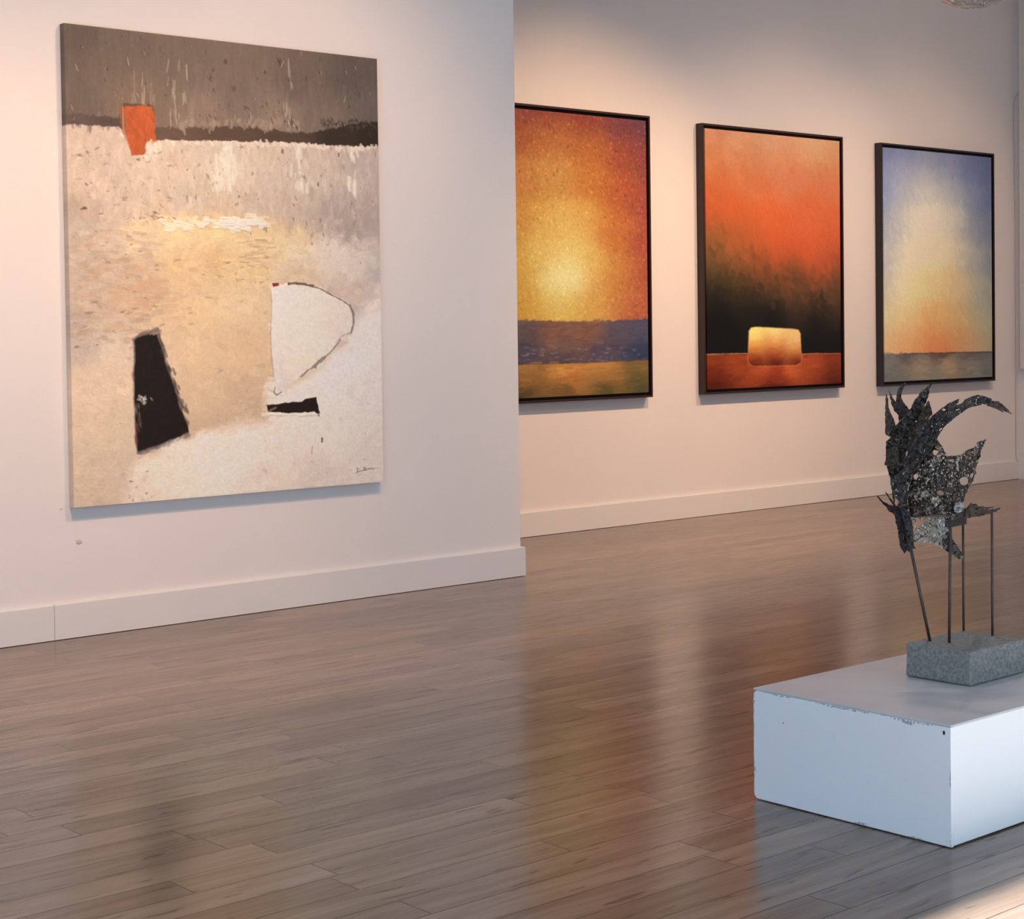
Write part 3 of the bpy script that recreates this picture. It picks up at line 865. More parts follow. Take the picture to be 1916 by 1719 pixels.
# ---- glowing block on a red table
def paint_glow():
    A = Canvas(300, 380, [(1314.5, 237.0), (1571.0, 262.8), (1575.0, 718.5), (1320.0, 734.5)], 31)
    R = A.rng
    A.img = A.field([
        (1320, 240, (214, 138, 96)), (1380, 243, (222, 150, 104)), (1440, 248, (226, 156, 112)), (1500, 255, (226, 164, 116)), (1562, 266, (216, 156, 104)),
        (1322, 290, (206, 122, 74)), (1400, 290, (214, 132, 84)), (1470, 290, (220, 142, 94)), (1560, 300, (212, 138, 88)),
        (1325, 345, (202, 100, 54)), (1400, 340, (210, 112, 64)), (1480, 335, (216, 122, 76)), (1560, 350, (212, 116, 72)),
        (1325, 400, (190, 84, 42)), (1370, 395, (206, 92, 44)), (1440, 400, (222, 100, 50)), (1520, 400, (220, 102, 56)), (1564, 410, (214, 98, 52)),
        (1326, 440, (140, 84, 44)), (1360, 440, (164, 86, 42)), (1400, 440, (194, 90, 42)), (1450, 440, (216, 92, 44)), (1520, 450, (220, 92, 48)), (1566, 450, (206, 90, 48)),
        (1326, 480, (116, 74, 40)), (1370, 480, (124, 74, 38)), (1420, 485, (158, 76, 38)), (1470, 480, (196, 84, 42)), (1530, 485, (198, 84, 44)), (1566, 490, (178, 78, 42)),
        (1326, 515, (88, 62, 34)), (1370, 520, (88, 60, 32)), (1430, 515, (112, 66, 34)), (1490, 520, (116, 68, 36)), (1566, 525, (112, 68, 38)),
        (1326, 545, (42, 33, 22)), (1370, 550, (44, 34, 22)), (1430, 550, (66, 47, 28)), (1490, 550, (90, 58, 34)), (1566, 555, (86, 56, 34)),
        (1340, 580, (20, 17, 14)), (1420, 580, (24, 20, 16)), (1480, 577, (52, 38, 26)), (1566, 585, (70, 47, 31)),
        (1340, 620, (16, 14, 12)), (1450, 600, (18, 15, 13)), (1540, 605, (24, 19, 15)), (1566, 640, (18, 15, 12)), (1340, 655, (16, 14, 12)), (1540, 655, (17, 14, 12)),
    ], 2.0, 14, sigma=21)
    A.scatter(1500, (1312, 236, 1578, 560), (4, 14), (2, 5), 0.9, 0.02, 0.45, 0.3, None, 0.6, 5)
    for k in range(220):
        x = R.uniform(1325, 1566); yb = np.interp(x, (1325, 1400, 1480, 1566), (450, 500, 540, 555)) + R.normal(0, 26)
        A.scatter(1, (x - 1, yb - 1, x + 1, yb + 1), (5, 12), (3, 6), 0.8, 0.05, 0.5, 0.3, None, 0.5, 12)
    tab = A.below([(1310, 668), (1400, 665), (1500, 663), (1580, 662)], 2, 1, 30)
    A.lay(tab, A.field([(1325, 678, (136, 52, 22)), (1380, 680, (150, 60, 28)), (1430, 690, (186, 80, 40)), (1480, 688, (196, 88, 46)), (1520, 682, (170, 70, 34)), (1568, 672, (140, 52, 24)),
                        (1325, 705, (108, 36, 18)), (1450, 704, (146, 54, 26)), (1568, 698, (120, 42, 20)), (1330, 728, (78, 24, 12)), (1450, 724, (92, 28, 14)), (1568, 716, (84, 26, 14))], 1.6, 5))
    A.scatter(380, (1312, 664, 1578, 736), (5, 16), (1.5, 3), -0.03, 0.05, 0.5, 0.3, tab, 0.08, 3)
    A.line([(1318, 667), (1350, 665.5), (1396, 664)], 0.8, (210, 150, 100), 0.75, 0.5)
    A.line([(1500, 664), (1540, 662.5), (1576, 662)], 0.7, (200, 136, 90), 0.65, 0.5)
    blk = [(1400, 622), (1404, 616), (1412, 614), (1440, 615), (1484, 617), (1494, 619), (1497.5, 626), (1499, 660), (1500, 672), (1498, 681), (1490, 685), (1450, 687), (1408, 688), (1400, 684), (1398, 674), (1399, 650)]
    A.lay(A.poly(blk, 4, 0.6), (232, 166, 98))
    m = A.poly(blk, 2.5, 0.6)
    A.lay(m, A.field([(1410, 622, (250, 216, 118)), (1450, 620, (250, 210, 124)), (1488, 623, (240, 190, 110)), (1410, 634, (250, 206, 110)), (1450, 634, (238, 178, 100)), (1488, 636, (240, 186, 112)), (1410, 646, (232, 160, 76)), (1450, 646, (220, 140, 72)), (1488, 650, (230, 158, 90)),
                      (1410, 658, (204, 120, 52)), (1450, 658, (196, 104, 50)), (1490, 660, (206, 128, 64)), (1408, 670, (160, 70, 32)), (1450, 670, (146, 54, 28)), (1490, 670, (170, 80, 38)), (1410, 682, (104, 36, 18)), (1450, 682, (96, 30, 16)), (1490, 680, (112, 40, 20))], 2.2, 3))
    A.scatter(120, (1412, 620, 1486, 684), (4, 8), (1, 2.5), -0.05, 0.03, 0.5, 0.3, m, 0.1, 2)
    return A


# ---- pale blue dusk
def paint_dusk():
    A = Canvas(260, 340, [(1650.0, 273.5), (1855.5, 293.6), (1858.0, 706.0), (1653.5, 717.0)], 41)
    A.img = A.field([
        (1652, 278, (100, 100, 128)), (1700, 282, (106, 106, 130)), (1760, 288, (104, 102, 126)), (1820, 294, (96, 96, 122)), (1852, 300, (84, 84, 106)),
        (1655, 320, (112, 114, 142)), (1690, 320, (146, 142, 152)), (1735, 312, (154, 146, 148)), (1770, 312, (138, 132, 142)), (1815, 325, (100, 102, 132)), (1852, 335, (86, 88, 112)),
        (1656, 365, (118, 120, 146)), (1690, 365, (164, 154, 152)), (1735, 355, (182, 168, 154)), (1780, 355, (168, 154, 146)), (1815, 365, (132, 128, 138)), (1852, 380, (90, 94, 116)),
        (1656, 420, (132, 128, 142)), (1685, 420, (182, 168, 152)), (1730, 410, (204, 182, 154)), (1780, 410, (190, 170, 148)), (1825, 425, (140, 132, 134)), (1852, 430, (98, 98, 112)),
        (1657, 480, (148, 140, 142)), (1685, 480, (204, 182, 150)), (1735, 470, (212, 184, 144)), (1790, 470, (196, 170, 138)), (1828, 480, (158, 144, 132)), (1853, 490, (112, 110, 114)),
        (1658, 540, (160, 150, 138)), (1690, 540, (214, 184, 138)), (1740, 530, (206, 168, 116)), (1790, 535, (194, 158, 114)), (1832, 545, (166, 148, 122)), (1854, 560, (130, 124, 114)),
        (1660, 600, (182, 164, 130)), (1690, 595, (206, 168, 116)), (1740, 590, (200, 148, 92)), (1790, 595, (190, 144, 94)), (1836, 600, (168, 146, 114)), (1855, 610, (148, 136, 112)),
        (1662, 640, (192, 164, 120)), (1690, 635, (204, 142, 90)), (1740, 630, (196, 132, 82)), (1750, 650, (194, 104, 62)), (1800, 640, (186, 122, 76)), (1838, 640, (172, 140, 102)), (1855, 648, (146, 128, 104)),
        (1680, 654, (196, 134, 88)), (1820, 652, (178, 132, 92)),
    ], 1.9, 8, sigma=20)
    A.scatter(1500, (1648, 272, 1860, 656), (4, 13), (1.5, 4), 1.2, 0.022, 0.45, 0.35, None, 0.5, 5)
    A.img = np.clip(A.img * (1.0, 0.99, 0.95), 0, 252)
    sea = A.below([(1645, 664), (1700, 662), (1780, 660), (1862, 658)], 2.5, 1.5, 20)
    A.lay(sea, A.field([(1655, 668, (104, 92, 84)), (1700, 668, (88, 72, 66)), (1760, 666, (78, 58, 52)), (1820, 664, (88, 74, 66)), (1856, 663, (96, 86, 78)), (1660, 690, (106, 98, 86)), (1720, 686, (134, 110, 86)), (1770, 684, (150, 116, 84)),
                        (1820, 684, (120, 104, 84)), (1856, 682, (98, 92, 82)), (1665, 710, (98, 94, 82)), (1750, 706, (116, 104, 84)), (1850, 702, (98, 92, 80))], 1.7, 5))
    A.scatter(460, (1648, 660, 1860, 718), (4, 14), (0.8, 2), -0.03, 0.05, 0.55, 0.35, sea, 0.12, 3)
    A.line([(1690, 664), (1750, 662), (1800, 660), (1856, 659)], 1.0, (58, 44, 42), 0.7, 0.8)
    return A


# frame timber
N = Nodes('dark_walnut_frame')
_p = N.pos()
_f = N.noise(N.mapping(_p, (3, 3, 40)), 4, 3)
N.p(Base_Color=N.mix(_f, (0.020, 0.0075, 0.0065), (0.034, 0.0135, 0.012)), Roughness=0.38)
M_frame = N.m
N = Nodes('black_frame'); N.p(Base_Color=N.mix(N.noise(N.pos(), 30, 2), (0.012, 0.008, 0.010), (0.022, 0.013, 0.016)), Roughness=0.4)
M_frame_black = N.m
N = Nodes('frame_recess'); N.p(Base_Color=(0.012, 0.006, 0.006), Roughness=0.6)
M_recess = N.m


def floater_frame(rect, y_front, y_back, lip, mat, parent):
    """four mitred rails round the canvas and the recessed tray behind it"""
    x0, x1, z0, z1 = rect
    bm = bmesh.new()
    o = [(x0, z0), (x1, z0), (x1, z1), (x0, z1)]
    i = [(x0 + lip, z0 + lip), (x1 - lip, z0 + lip), (x1 - lip, z1 - lip), (x0 + lip, z1 - lip)]
    V = {}
    for tag_, pts in (('o', o), ('i', i)):
        for k, (x, z) in enumerate(pts):
            V[tag_, k, 0] = bm.verts.new((x, y_front, z)); V[tag_, k, 1] = bm.verts.new((x, y_back, z))
    for k in range(4):
        j = (k + 1) % 4
        bm.faces.new((V['o', k, 0], V['o', j, 0], V['i', j, 0], V['i', k, 0]))
        bm.faces.new((V['o', k, 1], V['i', k, 1], V['i', j, 1], V['o', j, 1]))
        bm.faces.new((V['o', k, 0], V['o', k, 1], V['o', j, 1], V['o', j, 0]))
        bm.faces.new((V['i', k, 0], V['i', j, 0], V['i', j, 1], V['i', k, 1]))
    bmesh.ops.recalc_face_normals(bm, faces=bm.faces[:])
    fr = obj('frame', bm, mat, parent)
    bv = fr.modifiers.new('bevel', 'BEVEL'); bv.width = 0.0015; bv.segments = 2
    bm = bmesh.new()
    box(bm, x0 + lip, x1 - lip, y_back - 0.014, y_back, z0 + lip, z1 - lip)
    obj('backing_tray', bm, M_recess, parent)
    return fr


t = thing('abstract_painting', 'large unframed pale abstract canvas with orange block and dark wedge', 'painting', (4.957, YA - 0.02, 0.65))
canvas_mesh('canvas', paint_abstract(), (4.0033, 5.9113, 0.65, 3.0313), YA - 0.045, 0.043, (226, 206, 194), t, 0.006, M_oil)

G = 'framed sunset paintings on the back wall'
for nm, lab, fn, rect, mat, white in (
    ('seascape_painting', 'dark framed stippled golden sunrise over violet sea, partly behind the partition', paint_sunrise, (7.8145, 9.5745, 0.9702, 3.1134), M_frame, (244, 214, 188)),
    ('still_life_painting', 'dark framed orange and black painting with glowing yellow block', paint_glow, (10.1598, 11.9211, 0.9678, 3.1023), M_frame, (240, 208, 182)),
    ('dusk_painting', 'black framed pale blue and cream dusk painting beside far corner', paint_dusk, (12.449, 14.1821, 0.9598, 3.0874), M_frame_black, (196, 168, 148)),
):
    x0, x1, z0, z1 = rect
    t = thing(nm, lab, 'painting', ((x0 + x1) / 2, YB - 0.03, z0), G)
    floater_frame(rect, YB - 0.070, YB - 0.002, 0.016, mat, t)
    i = 0.038
    canvas_mesh('canvas', fn(), (x0 + i, x1 - i, z0 + i, z1 - i), YB - 0.061, 0.043, white, t, 0.0015, M_oil_satin, None, 1.07)

# ------------------------------------------------------------------ far corner: pale panel on the end wall and the cord beside it
N = Nodes('pale_panel_paint'); N.p(Base_Color=(0.74, 0.72, 0.68), Roughness=0.5)
bm = bmesh.new(); box(bm, XR - 0.045, XR - 0.002, 7.3, 9.315, 1.06, 4.86); bevel_all(bm, 0.004, 2)
o = obj('wall_panel', bm, N.m)
o['label'] = 'tall pale blank panel on far end wall, cut off by right edge of the photo'
o['category'] = 'panel'
N = Nodes('painted_cord'); N.p(Base_Color=(0.56, 0.51, 0.47), Roughness=0.6)
bm = bmesh.new()
pts = [(XR - 0.028, YB - 0.029, 0.175), (XR - 0.026, YB - 0.008, 0.22), (XR - 0.024, YB - 0.007, 1.5), (XR - 0.026, YB - 0.007, 2.6), (XR - 0.036, YB - 0.008, 3.48), (XR - 0.036, YB - 0.010, 3.58), (XR - 0.028, YB - 0.016, 3.65), (XR - 0.016, YB - 0.030, 3.685), (XR - 0.008, YB - 0.055, 3.69)]
tube(bm, pts, 0.0038, 8)
o = obj('hanging_cord', bm, N.m, None, True)
o['label'] = 'thin grey cord running down the far room corner, hooked at its top'
o['category'] = 'cord'

# ------------------------------------------------------------------ pedestal
def pedestal_material(name, base):
    N = Nodes(name)
    tc = N.n('ShaderNodeTexCoord')
    x, y, z = N.sep(N.pos())
    P = N.pos()
    # distance to the edges of the left face
    e = N.math('MINIMUM', N.math('MINIMUM', N.math('SUBTRACT', y, 2.8952), N.math('SUBTRACT', 3.634, y)),
               N.math('MINIMUM', N.math('SUBTRACT', z, 0.0), N.math('SUBTRACT', 0.347, z)))
    e = N.math('MAXIMUM', e, 0.0)
    n1 = N.noise(P, 26, 4, 0.65)
    n2 = N.noise(P, 7, 2)
    lim = N.math('MULTIPLY', N.ramp(n2, 0.42, 0.74), N.math('MULTIPLY', n1, 0.030))
    chip = N.math('MULTIPLY', N.math('LESS_THAN', e, lim), N.math('LESS_THAN', x, 4.1762))
    chip = N.math('MULTIPLY', chip, N.ramp(N.noise(P, 90, 3), 0.42, 0.55))
    scuff = N.math('MULTIPLY', N.ramp(N.noise(N.mapping(P, (1, 1, 0.6)), 30, 4, 0.7), 0.66, 0.75), 0.18)
    c = N.mix(scuff, base, (0.45, 0.45, 0.46))
    c = N.mix(N.math('MULTIPLY', chip, 0.75), c, (0.20, 0.195, 0.21))
    N.p(Base_Color=c, Roughness=0.42)
    N.bump(N.noise(P, 60, 3), 0.05, 0.004)
    return N.m


M_ped = pedestal_material('scuffed_white_paint', (0.80, 0.80, 0.80))
N = Nodes('white_laminate_top'); N.p(Base_Color=N.mix(N.ramp(N.noise(N.pos(), 5, 4), 0.35, 0.7), (0.55, 0.54, 0.545), (0.49, 0.48, 0.485)), Roughness=0.38)
M_ped_top = N.m
PX0, PX1, PY0, PY1, PH = 4.176, 5.48, 2.8952, 3.634, 0.3549
ped = thing('display_plinth', 'low white scuffed box plinth standing on plank floor', 'plinth', ((PX0 + PX1) / 2, (PY0 + PY1) / 2, 0))
bm = bmesh.new(); box(bm, PX0 + 0.012, PX1, PY0 + 0.001, PY1 - 0.001, 0.004, PH - 0.006)
bevel_all(bm, 0.003, 2)
obj('body', bm, M_ped, ped)
# end panel with rounded left corners
bm = bmesh.new()
prof = []
r = 0.018
z0, z1, y0, y1 = 0.003, PH - 0.007, PY0, PY1
prof += [(y0, z0), (y0, z1)]
for k in range(7):
    a = math.pi / 2 * k / 6
    prof.append((y1 - r + r * math.sin(a), z1 - r + r * math.cos(a)))
for k in range(7):
    a = math.pi / 2 * k / 6
    prof.append((y1 - r + r * math.cos(a), z0 + r - r * math.sin(a)))
va = [bm.verts.new((PX0, y, z)) for y, z in prof]
vb = [bm.verts.new((PX0 + 0.012, y, z)) for y, z in prof]
bm.faces.new(va); bm.faces.new(vb[::-1])
for k in range(len(prof)):
    j = (k + 1) % len(prof)
    bm.faces.new((va[k], vb[k], vb[j], va[j]))
bmesh.ops.recalc_face_normals(bm, faces=bm.faces[:])
o = obj('end_panel', bm, M_ped, ped)
bv = o.modifiers.new('bevel', 'BEVEL'); bv.width = 0.0015; bv.segments = 2
bm = bmesh.new(); box(bm, PX0, PX1, PY0, PY1, PH - 0.0065, PH)
bevel_all(bm, 0.0015, 2)
obj('top_panel', bm, M_ped_top, ped)
N = Nodes('dark_nail_hole'); N.p(Base_Color=(0.02, 0.02, 0.025), Roughness=0.8)
for yy, zz, rr in ((2.918, 0.330, 0.0055), (3.512, 0.262, 0.0022)):
    bm = bmesh.new()
    v0 = bm.verts.new((PX0 - 0.0006, yy, zz))
    ring = [bm.verts.new((PX0 - 0.0005, yy + rr * 0.8 * math.cos(k * math.pi / 5), zz + rr * 1.2 * math.sin(k * math.pi / 5))) for k in range(10)]
    for k in range(10):
        bm.faces.new((v0, ring[k], ring[(k + 1) % 10]))
    obj('nail_hole', bm, N.m, ped)

# ------------------------------------------------------------------ welded metal sculpture on its stone block
SC = thing('metal_sculpture', 'dark welded torn metal sculpture on thin rods set in rough stone block', 'sculpture', (4.826, 3.28, PH))
N = Nodes('rough_grey_stone')
_p = N.pos()
n1 = N.noise(_p, 95, 5, 0.75); n2 = N.noise(_p, 14, 3)
c = N.mix(N.ramp(n1, 0.32, 0.68), (0.145, 0.14, 0.13), (0.32, 0.31, 0.285))
c = N.mix(N.math('MULTIPLY', N.ramp(n2, 0.45, 0.7), 0.5), c, (0.21, 0.205, 0.195))
N.p(Base_Color=c, Roughness=0.9); N.bump(n1, 0.8, 0.006)
bm = bmesh.new()
bl, bw, bh = 0.3269, 0.2463, 0.1114
from mathutils import noise as mnoise
cs, sn = math.cos(0.0224), math.sin(0.0224)
nx, ny, nz = 84, 64, 30
rr = 0.009
grid = {}


def bvert(i, j, k):
    if (i, j, k) not in grid:
        p = Vector((bl * i / nx, bw * j / ny, bh * k / nz))
        q = Vector((min(max(p.x, rr), bl - rr), min(max(p.y, rr), bw - rr), min(max(p.z, rr), bh - rr)))
        d = (p - q)
        n_ = d.normalized() if d.length > 1e-6 else Vector((0, 0, 1))
        n = mnoise.noise(p * 60) * 0.0016 + mnoise.noise(p * 170) * 0.0008 + mnoise.noise(p * 22) * 0.0022 - 0.0012
        c0 = q + n_ * (rr + n)
        c0.z = max(c0.z, 0.0005)
        grid[i, j, k] = bm.verts.new((4.6631 + c0.x * cs - c0.y * sn, 3.1569 + c0.x * sn + c0.y * cs, PH + 0.0008 + c0.z))
    return grid[i, j, k]


for i in range(nx):
    for j in range(ny):
        for k in (0, nz):
            bm.faces.new((bvert(i, j, k), bvert(i + 1, j, k), bvert(i + 1, j + 1, k), bvert(i, j + 1, k)))
for i in range(nx):
    for k in range(nz):
        for j in (0, ny):
            bm.faces.new((bvert(i, j, k), bvert(i + 1, j, k), bvert(i + 1, j, k + 1), bvert(i, j, k + 1)))
for j in range(ny):
    for k in range(nz):
        for i in (0, nx):
            bm.faces.new((bvert(i, j, k), bvert(i, j + 1, k), bvert(i, j + 1, k + 1), bvert(i, j, k + 1)))
bmesh.ops.recalc_face_normals(bm, faces=bm.faces[:])
obj('stone_block', bm, N.m, SC, True)
BTOP = PH + bh

def metal(name, dark, lightc, amt, metallic=0.5, rough=0.5, scale=55, speck=0.3):
    N = Nodes(name)
    P = N.pos()
    a = N.noise(P, scale, 4, 0.62, 1.6); b = N.noise(P, scale * 0.35, 3); s = N.noise(P, scale * 1.5, 2, 0.5, 1.5)
    c = N.mix(N.math('MULTIPLY', N.ramp(a, 0.50, 0.66), amt), dark, lightc)
    c = N.mix(N.math('MULTIPLY', N.ramp(b, 0.5, 0.75), 0.5), c, (0.095, 0.055, 0.042))
    c = N.mix(N.math('MULTIPLY', N.ramp(s, 0.63, 0.69), speck), c, (0.60, 0.54, 0.47))
    N.p(Base_Color=c, Roughness=N.ramp(a, 0.3, 0.7, rough, rough + 0.25), Metallic=metallic)
    N.bump(N.math('ADD', a, s), 0.6, 0.004)
    return N.m


M_iron = metal('burnt_iron', (0.034, 0.027, 0.021), (0.27, 0.235, 0.19), 0.8, speck=0.25)
M_iron_black = metal('black_burnt_iron', (0.014, 0.012, 0.011), (0.10, 0.085, 0.07), 0.6, 0.2, 0.58, 50, 0.5)
M_iron_brown = metal('brown_burnt_iron', (0.050, 0.036, 0.029), (0.15, 0.12, 0.095), 0.6, speck=0.12)
M_bark = metal('rough_dark_iron', (0.026, 0.023, 0.022), (0.11, 0.10, 0.098), 0.6, 0.4, 0.6, 45, 0.12)
M_lace = metal('pitted_steel', (0.026, 0.021, 0.018), (0.25, 0.215, 0.17), 0.9, 0.4, 0.5, 36, 0.75)
M_rod = metal('rusted_rod_steel', (0.085, 0.060, 0.052), (0.22, 0.16, 0.125), 0.5, 0.7, 0.4, 120, 0.0)


def add_cream_patches(mat):
    t_ = mat.node_tree
    b_ = next(n for n in t_.nodes if n.type == 'BSDF_PRINCIPLED')
    src = b_.inputs['Base Color'].links[0].from_socket
    N = Nodes.__new__(Nodes); N.m = mat; N.t = t_; N.b = b_
    P = N.pos()
    m = N.math('MULTIPLY', N.ramp(N.noise(P, 26, 2, 0.5, 1.0), 0.58, 0.64), N.ramp(N.noise(P, 70, 3), 0.40, 0.52))
    N.set(b_.inputs['Base Color'], N.mix(N.math('MULTIPLY', m, 0.8), src, (0.52, 0.46, 0.36)))


add_cream_patches(M_lace)


def shell_material():
    N = Nodes('etched_bright_steel')
    P = N.pos()
    d = N.noise(P, 17, 2, 0.5, 1.8)
    vein = N.math('ABSOLUTE', N.math('SUBTRACT', N.math('FRACT', N.math('MULTIPLY', d, 5.5)), 0.5))
    v = N.ramp(vein, 0.05, 0.15)
    c = N.mix(v, (0.07, 0.06, 0.05), N.mix(N.noise(P, 20, 2), (0.80, 0.73, 0.60), (0.34, 0.28, 0.21)))
    N.p(Base_Color=c, Roughness=0.35, Metallic=0.25)
    N.bump(v, 0.4, 0.003)
    return N.m


M_shell = shell_material()
N = Nodes('polished_steel'); N.p(Base_Color=N.mix(N.noise(N.pos(), 40, 3), (0.27, 0.27, 0.26), (0.15, 0.15, 0.145)), Roughness=0.5, Metallic=0.4)
M_polish = N.m


def inside(poly, q):
    x, y = q
    r_ = False
    n = len(poly)
    for i in range(n):
        x0, y0 = poly[i]; x1, y1 = poly[(i + 1) % n]
        if (y0 > y) != (y1 > y) and x < x0 + (y - y0) * (x1 - x0) / (y1 - y0):
            r_ = not r_
    return r_


def seg_dist(poly, q):
    best = 1e9
    n = len(poly)
    for i in range(n):
        x0, y0 = poly[i]; x1, y1 = poly[(i + 1) % n]
        dx, dy = x1 - x0, y1 - y0
        t_ = max(0, min(1, ((q[0] - x0) * dx + (q[1] - y0) * dy) / (dx * dx + dy * dy + 1e-9)))
        best = min(best, math.hypot(q[0] - x0 - t_ * dx, q[1] - y0 - t_ * dy))
    return best


ZX = 316 / 1429.0            # tracing sheet of the sculpture: 1429 units across 316 pixels


def sheet(name, outline, depth_fn, mat, jag=3.0, holes=(), rand_holes=0, hole_size=(5, 11), hole_zone=None, thick=0.0025, seed=1, crumple=0.009, spacing=15):
    rnd = random.Random(seed)
    out = []
    n = len(outline)
    for i in range(n):
        x0, y0 = outline[i]; x1, y1 = outline[(i + 1) % n]
        L_ = math.hypot(x1 - x0, y1 - y0)
        k = max(1, int(L_ / 13))
        for j in range(k):
            f = j / k
            jj = jag if j else jag * 0.2
            out.append((x0 + (x1 - x0) * f + rnd.uniform(-jj, jj), y0 + (y1 - y0) * f + rnd.uniform(-jj, jj)))
    hl = [list(h) for h in holes]
    xs = [p[0] for p in outline]; ys = [p[1] for p in outline]
    tries = 0
    cent = [(sum(p[0] for p in h) / len(h), sum(p[1] for p in h) / len(h), 22) for h in hl]
    made = 0
    while made < rand_holes and tries < 4000:
        tries += 1
        if hole_zone:
            zx, zy, zr = hole_zone[rnd.randrange(len(hole_zone))]
            q = (zx + rnd.gauss(0, zr), zy + rnd.gauss(0, zr))
        else:
            q = (rnd.uniform(min(xs), max(xs)), rnd.uniform(min(ys), max(ys)))
        rr = rnd.uniform(*hole_size)
        if not inside(out, q) or seg_dist(out, q) < rr + 5:
            continue
        if any(math.hypot(q[0] - a, q[1] - b) < rr * 1.25 + c_ + 3 for a, b, c_ in cent):
            continue
        if any(seg_dist(h, q) < rr * 1.3 + 4 or inside(h, q) for h in hl[:len(holes)]):
            continue
        m = rnd.randint(5, 8)
        st = rnd.uniform(0.7, 1.5); an = rnd.uniform(0, 3.14)
        hp = []
        for k in range(m):
            a = 2 * math.pi * k / m
            r2 = rr * rnd.uniform(0.55, 1.15)
            u, v = r2 * math.cos(a) * st, r2 * math.sin(a) / st
            hp.append((q[0] + u * math.cos(an) - v * math.sin(an), q[1] + u * math.sin(an) + v * math.cos(an)))
        hl.append(hp); cent.append((q[0], q[1], rr * 1.3)); made += 1
    V2 = []; E2 = []
    for loop in [out] + hl:
        b0 = len(V2)
        V2 += [Vector(p) for p in loop]
        E2 += [(b0 + k, b0 + (k + 1) % len(loop)) for k in range(len(loop))]
    yy = min(ys); row = 0
    while yy < max(ys):
        xx = min(xs) + (spacing / 2 if row % 2 else 0)
        while xx < max(xs):
            q = (xx + rnd.uniform(-3, 3), yy + rnd.uniform(-3, 3))
            if inside(out, q) and seg_dist(out, q) > 5 and not any(inside(h, q) or seg_dist(h, q) < 4 for h in hl):
                V2.append(Vector(q))
            xx += spacing
        yy += spacing * 0.87; row += 1
    v, e, f, _, _, _ = delaunay_2d_cdt(V2, E2, [], 0, 1e-4)
    bm = bmesh.new()
    bv_ = []
    for p in v:
        d = depth_fn(p.x, p.y) + crumple * (mnoise.noise(Vector((p.x * 0.03, p.y * 0.03, seed * 7.1))) + 0.6 * mnoise.noise(Vector((p.x * 0.09, p.y * 0.09, seed * 3.3))))
        bv_.append(bm.verts.new(at(1600 + p.x * ZX, 700 + p.y * ZX, d)))
    for tri in f:
        cx = sum(v[k].x for k in tri) / len(tri); cy = sum(v[k].y for k in tri) / len(tri)
        if not inside(out, (cx, cy)) or any(inside(h, (cx, cy)) for h in hl):
            continue
        try:
            bm.faces.new([bv_[k] for k in tri])
        except ValueError:
            pass
    bmesh.ops.delete(bm, geom=[w for w in bm.verts if not w.link_faces], context='VERTS')
    bmesh.ops.recalc_face_normals(bm, faces=bm.faces[:])
    o = obj(name, bm, mat, SC)
    md = o.modifiers.new('thickness', 'SOLIDIFY'); md.thickness = thick; md.offset = 0
    return o


D0 = 5.66                    # distance of the leaning rod


def lerp(a, b, t_):
    return a + (b - a) * max(0.0, min(1.0, t_))


# lower bright shell, behind
sheet('curved_shell', [(468, 1208), (600, 1192), (700, 1190), (822, 1205), (814, 1310), (800, 1345), (772, 1400), (752, 1474), (655, 1432), (560, 1420), (495, 1415), (500, 1330), (498, 1280)],
      lambda x, y: D0 + 0.055 - 0.09 * max(0.0, (x - 480) / 360.0) ** 1.5 * (1 if y < 1450 else 1), M_shell, 2.5,
      [[(520, 1225), (575, 1222), (590, 1240), (545, 1290), (512, 1300), (505, 1260)]], 12, (5, 9), [(640, 1290, 60), (600, 1360, 50)], seed=3)
sheet('shell_tail', [(735, 1400), (770, 1340), (812, 1325), (820, 1395), (862, 1450), (900, 1508), (926, 1563), (868, 1562), (832, 1534), (745, 1474)],
      lambda x, y: D0 - 0.022 - 0.0 * x, M_iron, 3, (), 3, (4, 8), seed=4)
# perforated body
body_d = lambda x, y: D0 + 0.05 - 0.085 * math.sqrt(max(0.0, 1 - ((x - 690) / 330.0) ** 2)) + 0.03 * max(0.0, (x - 900) / 200.0)
sheet('perforated_body', [(690, 545), (712, 575), (735, 612), (760, 660), (790, 690), (860, 688), (910, 674), (955, 640), (1012, 618), (1035, 575), (1085, 562), (1105, 546), (1085, 610), (1060, 655), (1062, 700), (1045, 720), (1020, 790), (1024, 838), (1005, 855), (1000, 900), (968, 930), (962, 985), (930, 1015), (918, 1070), (905, 1120), (890, 1180), (820, 1208), (700, 1200), (600, 1200), (468, 1205), (450, 1120), (440, 1000), (470, 890), (540, 760), (620, 650)],
      body_d, M_lace, 5,
      [[(655, 650), (672, 638), (700, 645), (705, 660), (680, 690), (662, 678)], [(490, 855), (520, 838), (535, 862), (520, 895), (498, 885)],
       [(880, 895), (900, 872), (940, 868), (962, 890), (955, 925), (925, 945), (892, 930)], [(972, 850), (1000, 828), (1005, 850), (985, 885), (970, 872)],
       [(555, 1020), (572, 1012), (580, 1030), (565, 1045)], [(688, 995), (720, 978), (755, 1000), (745, 1025), (705, 1018)], [(735, 705), (752, 695), (760, 712), (742, 722)]],
      170, (4.5, 12), [(920, 780, 70), (930, 780, 60), (900, 840, 60), (860, 860, 80), (800, 740, 60), (960, 720, 45), (700, 980, 90), (640, 830, 80), (850, 1000, 60), (560, 1060, 60)], seed=5, crumple=0.012, spacing=14)
sheet('polished_plate', [(838, 1120), (850, 1092), (885, 1082), (918, 1098), (912, 1140), (900, 1165), (870, 1172), (835, 1165)], lambda x, y: D0 - 0.035, M_polish, 2, seed=6)
